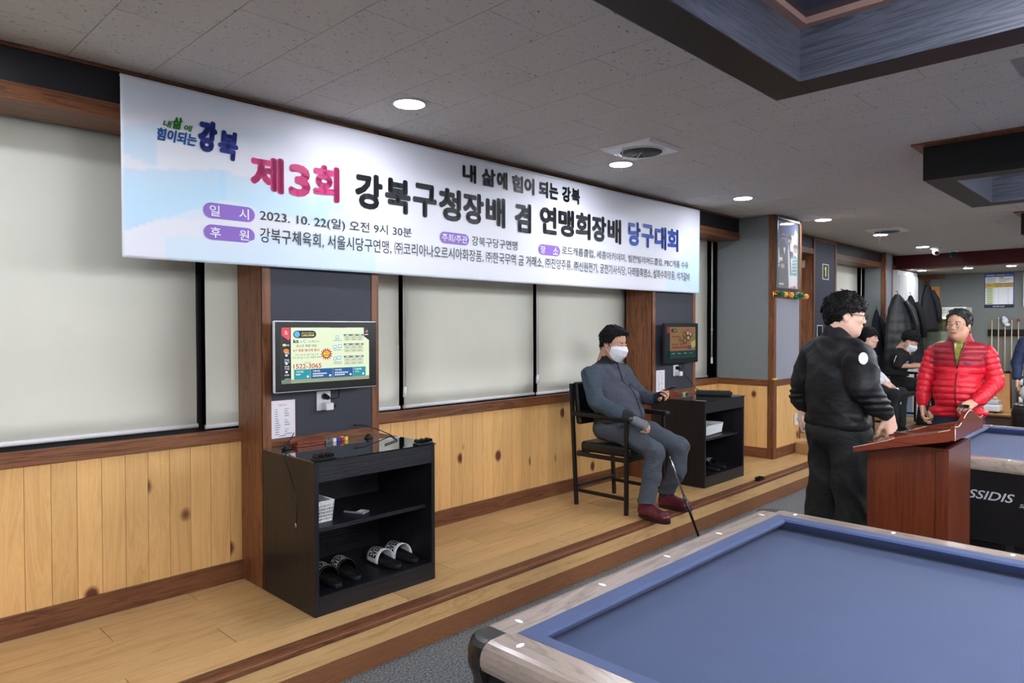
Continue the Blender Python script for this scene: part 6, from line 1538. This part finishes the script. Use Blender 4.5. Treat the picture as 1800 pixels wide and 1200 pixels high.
for sx, sy, lx, ly in ((-.012,.006,.012,.006),(.002,-.001,.016,.003),(.016,-.004,.012,.003)): g.add([tuple(p+nrm*q_+w_*(sx+a_*lx)+u_*(sy+b_*ly)) for q_ in (.006,-.004) for a_, b_ in ((-1,0),(0,-1),(1,0),(0,1))], [(0,1,2,3),(4,5,6,7),(0,1,5,4),(1,2,6,5),(2,3,7,6),(3,0,4,7)])
g.build('chest_emblem', mat('emblem_blue',(40,50,110),rough=.5), jk)
tr = S(.035)
for s_ in (-1,1): tr.chain([(.01,s_*.085,.83),(.01,s_*.10,.5),(-.01,s_*.12,.10)],[.098,.085,.075],k=.04)
tr.ell((.01,0,.85),(.115,.15,.07),k=.04)
v, f = tr.mesh(.009, pt); mk('trousers', [(v,f,0)], [NVT], t)
shoe('shoe', (-.10,-.12), (.18,-.14), .0, t, BLACKP, BLACKM); shoe('shoe', (-.10,.12), (.18,.15), .0, t, BLACKP, BLACKM)
G().lathe((0,0,0), [(.0100,-.003),(.0112,0),(.0100,.003)], 16).build('ring', CHROME, t).location = (.31,.095,.89)
ph = thing('marker_case', 'small dark green and black object in the red-jacketed man\'s hand', 'handheld object', (6.30,1.245,.92))
G().box(-.014,.014,-.034,.0,-.012,.012).build('cap', BLACKP, ph, .003); G().box(-.014,.014,.0005,.034,-.012,.012).build('body', mat('dark_green',(10,64,52),rough=.4), ph, .003)

# ------------------------------------------------------------ people farther back
def seated(loc, lb, hc, Rm, top, topm2, legs, skin, hairm, line, wr, hd, kn, an, shoe_m, mask_low=None, glass=False, lean=.1, long_sleeve=True, seed=0, hthick=.014, rz=-PI/2):
    t = thing('person', lb, 'person', loc, rz)
    hp = head_parts(hc, Rm, h=.005)
    nb = V3(hc[0]-.06, 0, hc[2]-.19); sh = nb+V3(-.0,0,-.03)
    b = S(.04); b.cap(V3(*hc)+V3(-.03,0,-.05), nb, .05, .06).cap((sh[0],-.12,sh[2]),(sh[0],.12,sh[2]),.055).ell(((sh[0])*.6,0,.80),(.10,.14,.18)).ell((0,0,.60),(.12,.14,.12))
    el = [(sh[0]*.5+.06,s_*.22,.80) for s_ in (-1,1)]
    for i, s_ in enumerate((-1,1)):
        b.chain([(sh[0],s_*.17,sh[2]), el[i], wr[i]], [.045,.036,.026]); b.chain([(.03,s_*.09,.56), kn[i], an[i]],[.075,.05,.038])
    bv, bf = b.mesh(.010)
    hs = [hand_parts(wr[i], hd[i][0], hd[i][1], (.6,.7,.75,.8), .4, hd[i][2], h=.0045) for i in range(2)]
    body_mesh(t, hp, [(bv,bf,0)]+hs, [skin,LIPM]); eyes(hc, Rm, t)
    hair(hc, Rm, t, hairm, line, hthick, seed=seed, h=.005, nz=.006)
    if mask_low is not None: mask(hc, Rm, t, mask_low)
    j = S(.045); j.ell((sh[0]*.7,0,.88),(.13,.175,.17)); j.ell((sh[0]*.25+.02,0,.68),(.15,.17,.17)); j.cap((sh[0],-.14,sh[2]-.01),(sh[0],.14,sh[2]-.01),.062,k=.05)
    for i, s_ in enumerate((-1,1)):
        e_ = V3(*el[i]); w2 = e_+(V3(*wr[i])-e_)*.88; a_ = V3(sh[0],s_*.185,sh[2]-.01)
        if long_sleeve: j.chain([a_, e_, w2], [.066,.056,.04])
        else: j.chain([a_, a_+(e_-a_)*.85], [.068,.066])
    v, f = j.mesh(.0085, folds(.008,1,seed))
    def mf(c, mi): return np.where(np.abs(c[:,1]) > .165, 1, 0)
    jk = mk('shirt', [(v,f,0)], [top,topm2], t, mf)
    q = S(.035)
    for i, s_ in enumerate((-1,1)): q.chain([(.0,s_*.095,.565), V3(*kn[i]), V3(*an[i])+V3(0,0,.03)], [.10,.072,.06], k=.04)
    q.ell((-.02,0,.57),(.14,.17,.09),k=.05)
    v, f = q.mesh(.009, folds(.006,1,seed+1)); mk('trousers', [(v,f,0)], [legs], t)
    for i in range(2): shoe('shoe', (an[i][0]-.07,an[i][1]), (an[i][0]+.19,an[i][1]), .002, t, shoe_m, BLACKM)
    return t, jk
WV = mat('white_vest', (226,228,232), rough=.7, bump=.1, bscale=200); GS = mat('grey_sleeve', (160,168,178), rough=.8, bump=.15, bscale=300)
LNW = [(-.14,-.09),(-.05,-.09),(-.03,-.05),(-.02,.0),(.0,.015),(.03,.02),(.05,.035),(.075,.045),(.13,.045)]
t, jk = seated((9.45,3.03,PZ), 'seated woman in white vest with grey sleeves, behind the man in black', (.13,0,1.185), rotm(R(8),R(4)), WV, GS, SHIRTB, SKINP, HAIRB, LNW,
    [(.33,-.10,.64),(.33,.12,.62)], [((.8,.2,-.5),(.2,-.3,.9),1),((.8,-.2,-.5),(.2,.3,.9),-1)], [(.46,-.11,.50),(.47,.12,.50)], [(.44,-.13,.09),(.46,.13,.09)], BLACKP, seed=2, hthick=.02)
tw = thing('white_cloth', 'small white cloth hanging from the seated woman\'s hand', 'cloth', (9.38,2.56,PZ+.585))
vs = []; fs = []
for i in range(9):
    for k in range(6): vs.append((-.035+.014*k+.006*math.sin(i*.9), .012*math.sin(k*2+i*.7)-.005*i, -.022*i-(.02 if k in (2,3) else 0)*i/8))
for i in range(8):
    for k in range(5): a = i*6+k; fs.append((a,a+1,a+7,a+6))
o = G().add(vs, fs, 0, True).build('cloth_sheet', WV, tw); sd = o.modifiers.new('s','SOLIDIFY'); sd.thickness = .003
t, jk = seated((10.72,3.02,PZ), 'seated young person in black T-shirt with lowered white mask, looking down at a phone', (.26,0,1.14), rotm(R(0),R(32)), SHIRTB, SHIRTB, SHIRTB, SKIN, HAIRB, LN2,
    [(.44,-.13,.80),(.44,.12,.80)], [((.9,.35,.1),(0,-.8,.5),1),((.9,-.35,.1),(0,.8,.5),-1)], [(.50,-.12,.52),(.52,.14,.52)], [(.44,-.13,.09),(.58,.13,.09)], BLACKP, mask_low=.03, long_sleeve=False, seed=7, hthick=.02)
p, nrm, _ = snap(jk, (.02,-.30,.93)); w_ = Vector((0,0,1)).cross(nrm).normalized(); u_ = nrm.cross(w_)
G().add([tuple(p+nrm*q_+w_*a_*.014+u_*b_*.05) for q_ in (.005,-.01) for a_, b_ in ((-1,-1),(1,-1),(1,1),(-1,1))], [(0,1,2,3),(7,6,5,4),(0,1,5,4),(1,2,6,5),(2,3,7,6),(3,0,4,7)]).build('sleeve_stripe', WHITE, jk)
p, nrm, _ = snap(jk, (.20,-.08,.86)); w_ = Vector((0,0,1)).cross(nrm).normalized(); u_ = nrm.cross(w_)
G().add([tuple(p+nrm*q_+w_*a_*.02+u_*b_*.025) for q_ in (.005,-.01) for a_, b_ in ((-1,-1),(1,-1),(1,1),(-1,1))], [(0,1,2,3),(7,6,5,4),(0,1,5,4),(1,2,6,5),(2,3,7,6),(3,0,4,7)]).build('badge', mat('badge_blue',(150,160,210),rough=.5), jk)
ph = thing('mobile_phone', 'pink-backed phone held by the young person in the black T-shirt', 'phone', (10.72,2.415,PZ+.885)); ph.rotation_euler = (R(-35),0,0)
G().box(-.037,.037,-.075,.075,-.005,.004).build('case', mat('phone_pink',(200,150,150),rough=.4), ph, .004); box('screen', BLACKP, ph, -.033,.033,-.07,.07,.0042,.0048)
# navy jacket person cut by the right edge
t = thing('person', 'person in navy jacket cut off by the right edge of the picture', 'person', (10.2,1.20,0), R(183))
NV = mat('navy_wool', (34,44,74), rough=.8, bump=.15, bscale=250)
hc = (.04,0,1.60); Rm = rotm(0, R(5)); hp = head_parts(hc, Rm, h=.006)
WR1 = (.05,-.27,.90); WR2 = (.05,.27,.90)
b = S(.04); b.cap((-.02,0,1.5),(-.02,0,1.38),.055,.08).cap((-.02,-.14,1.36),(-.02,.14,1.36),.06).ell((0,0,1.2),(.11,.16,.2)).ell((0,0,1.0),(.12,.15,.16))
for s_ in (-1,1): b.chain([(0,s_*.09,.96),(0,s_*.11,.5),(-.01,s_*.12,.09)],[.08,.05,.04]); b.chain([(-.02,s_*.2,1.35),(.0,s_*.27,1.12),(.05,s_*.27,.90)],[.04,.035,.025])
bv, bf = b.mesh(.012)
body_mesh(t, hp, [(bv,bf,0), hand_parts(WR1,(.1,0,-1),(.2,-1,0),(.4,.5,.55,.6),.3,-1,h=.0045), hand_parts(WR2,(.1,0,-1),(.2,1,0),(.4,.5,.55,.6),.3,1,h=.0045)], [SKIN,LIPM]); eyes(hc, Rm, t)
hair(hc, Rm, t, HAIRB, LN2, .014, h=.006, seed=4)
j = S(.045); j.ell((-.01,0,1.22),(.14,.20,.22)); j.ell((0,0,.98),(.15,.19,.20)); j.cap((-.02,-.16,1.36),(-.02,.16,1.36),.066,k=.05); j.cap((0,-.1,.84),(0,.1,.84),.12,k=.03,sq=((0,0,1),.6))
for s_ in (-1,1): j.chain([(-.02,s_*.21,1.345),(.0,s_*.275,1.12),(.04,s_*.27,.94)],[.074,.062,.052])
v, f = j.mesh(.0085, folds(.008,1,6)); mk('jacket', [(v,f,0)], [NV], t)
tr = S(.035)
for s_ in (-1,1): tr.chain([(0,s_*.09,.90),(.01,s_*.10,.5),(-.01,s_*.12,.10)],[.11,.085,.075],k=.05)
v, f = tr.mesh(.012, pt); mk('trousers', [(v,f,0)], [BT], t)
shoe('shoe', (-.10,-.12), (.18,-.14), .0, t, BLACKP, BLACKM); shoe('shoe', (-.10,.12), (.18,.15), .0, t, BLACKP, BLACKM)
bpy.data.objects.remove(_to); bpy.data.curves.remove(_tc)
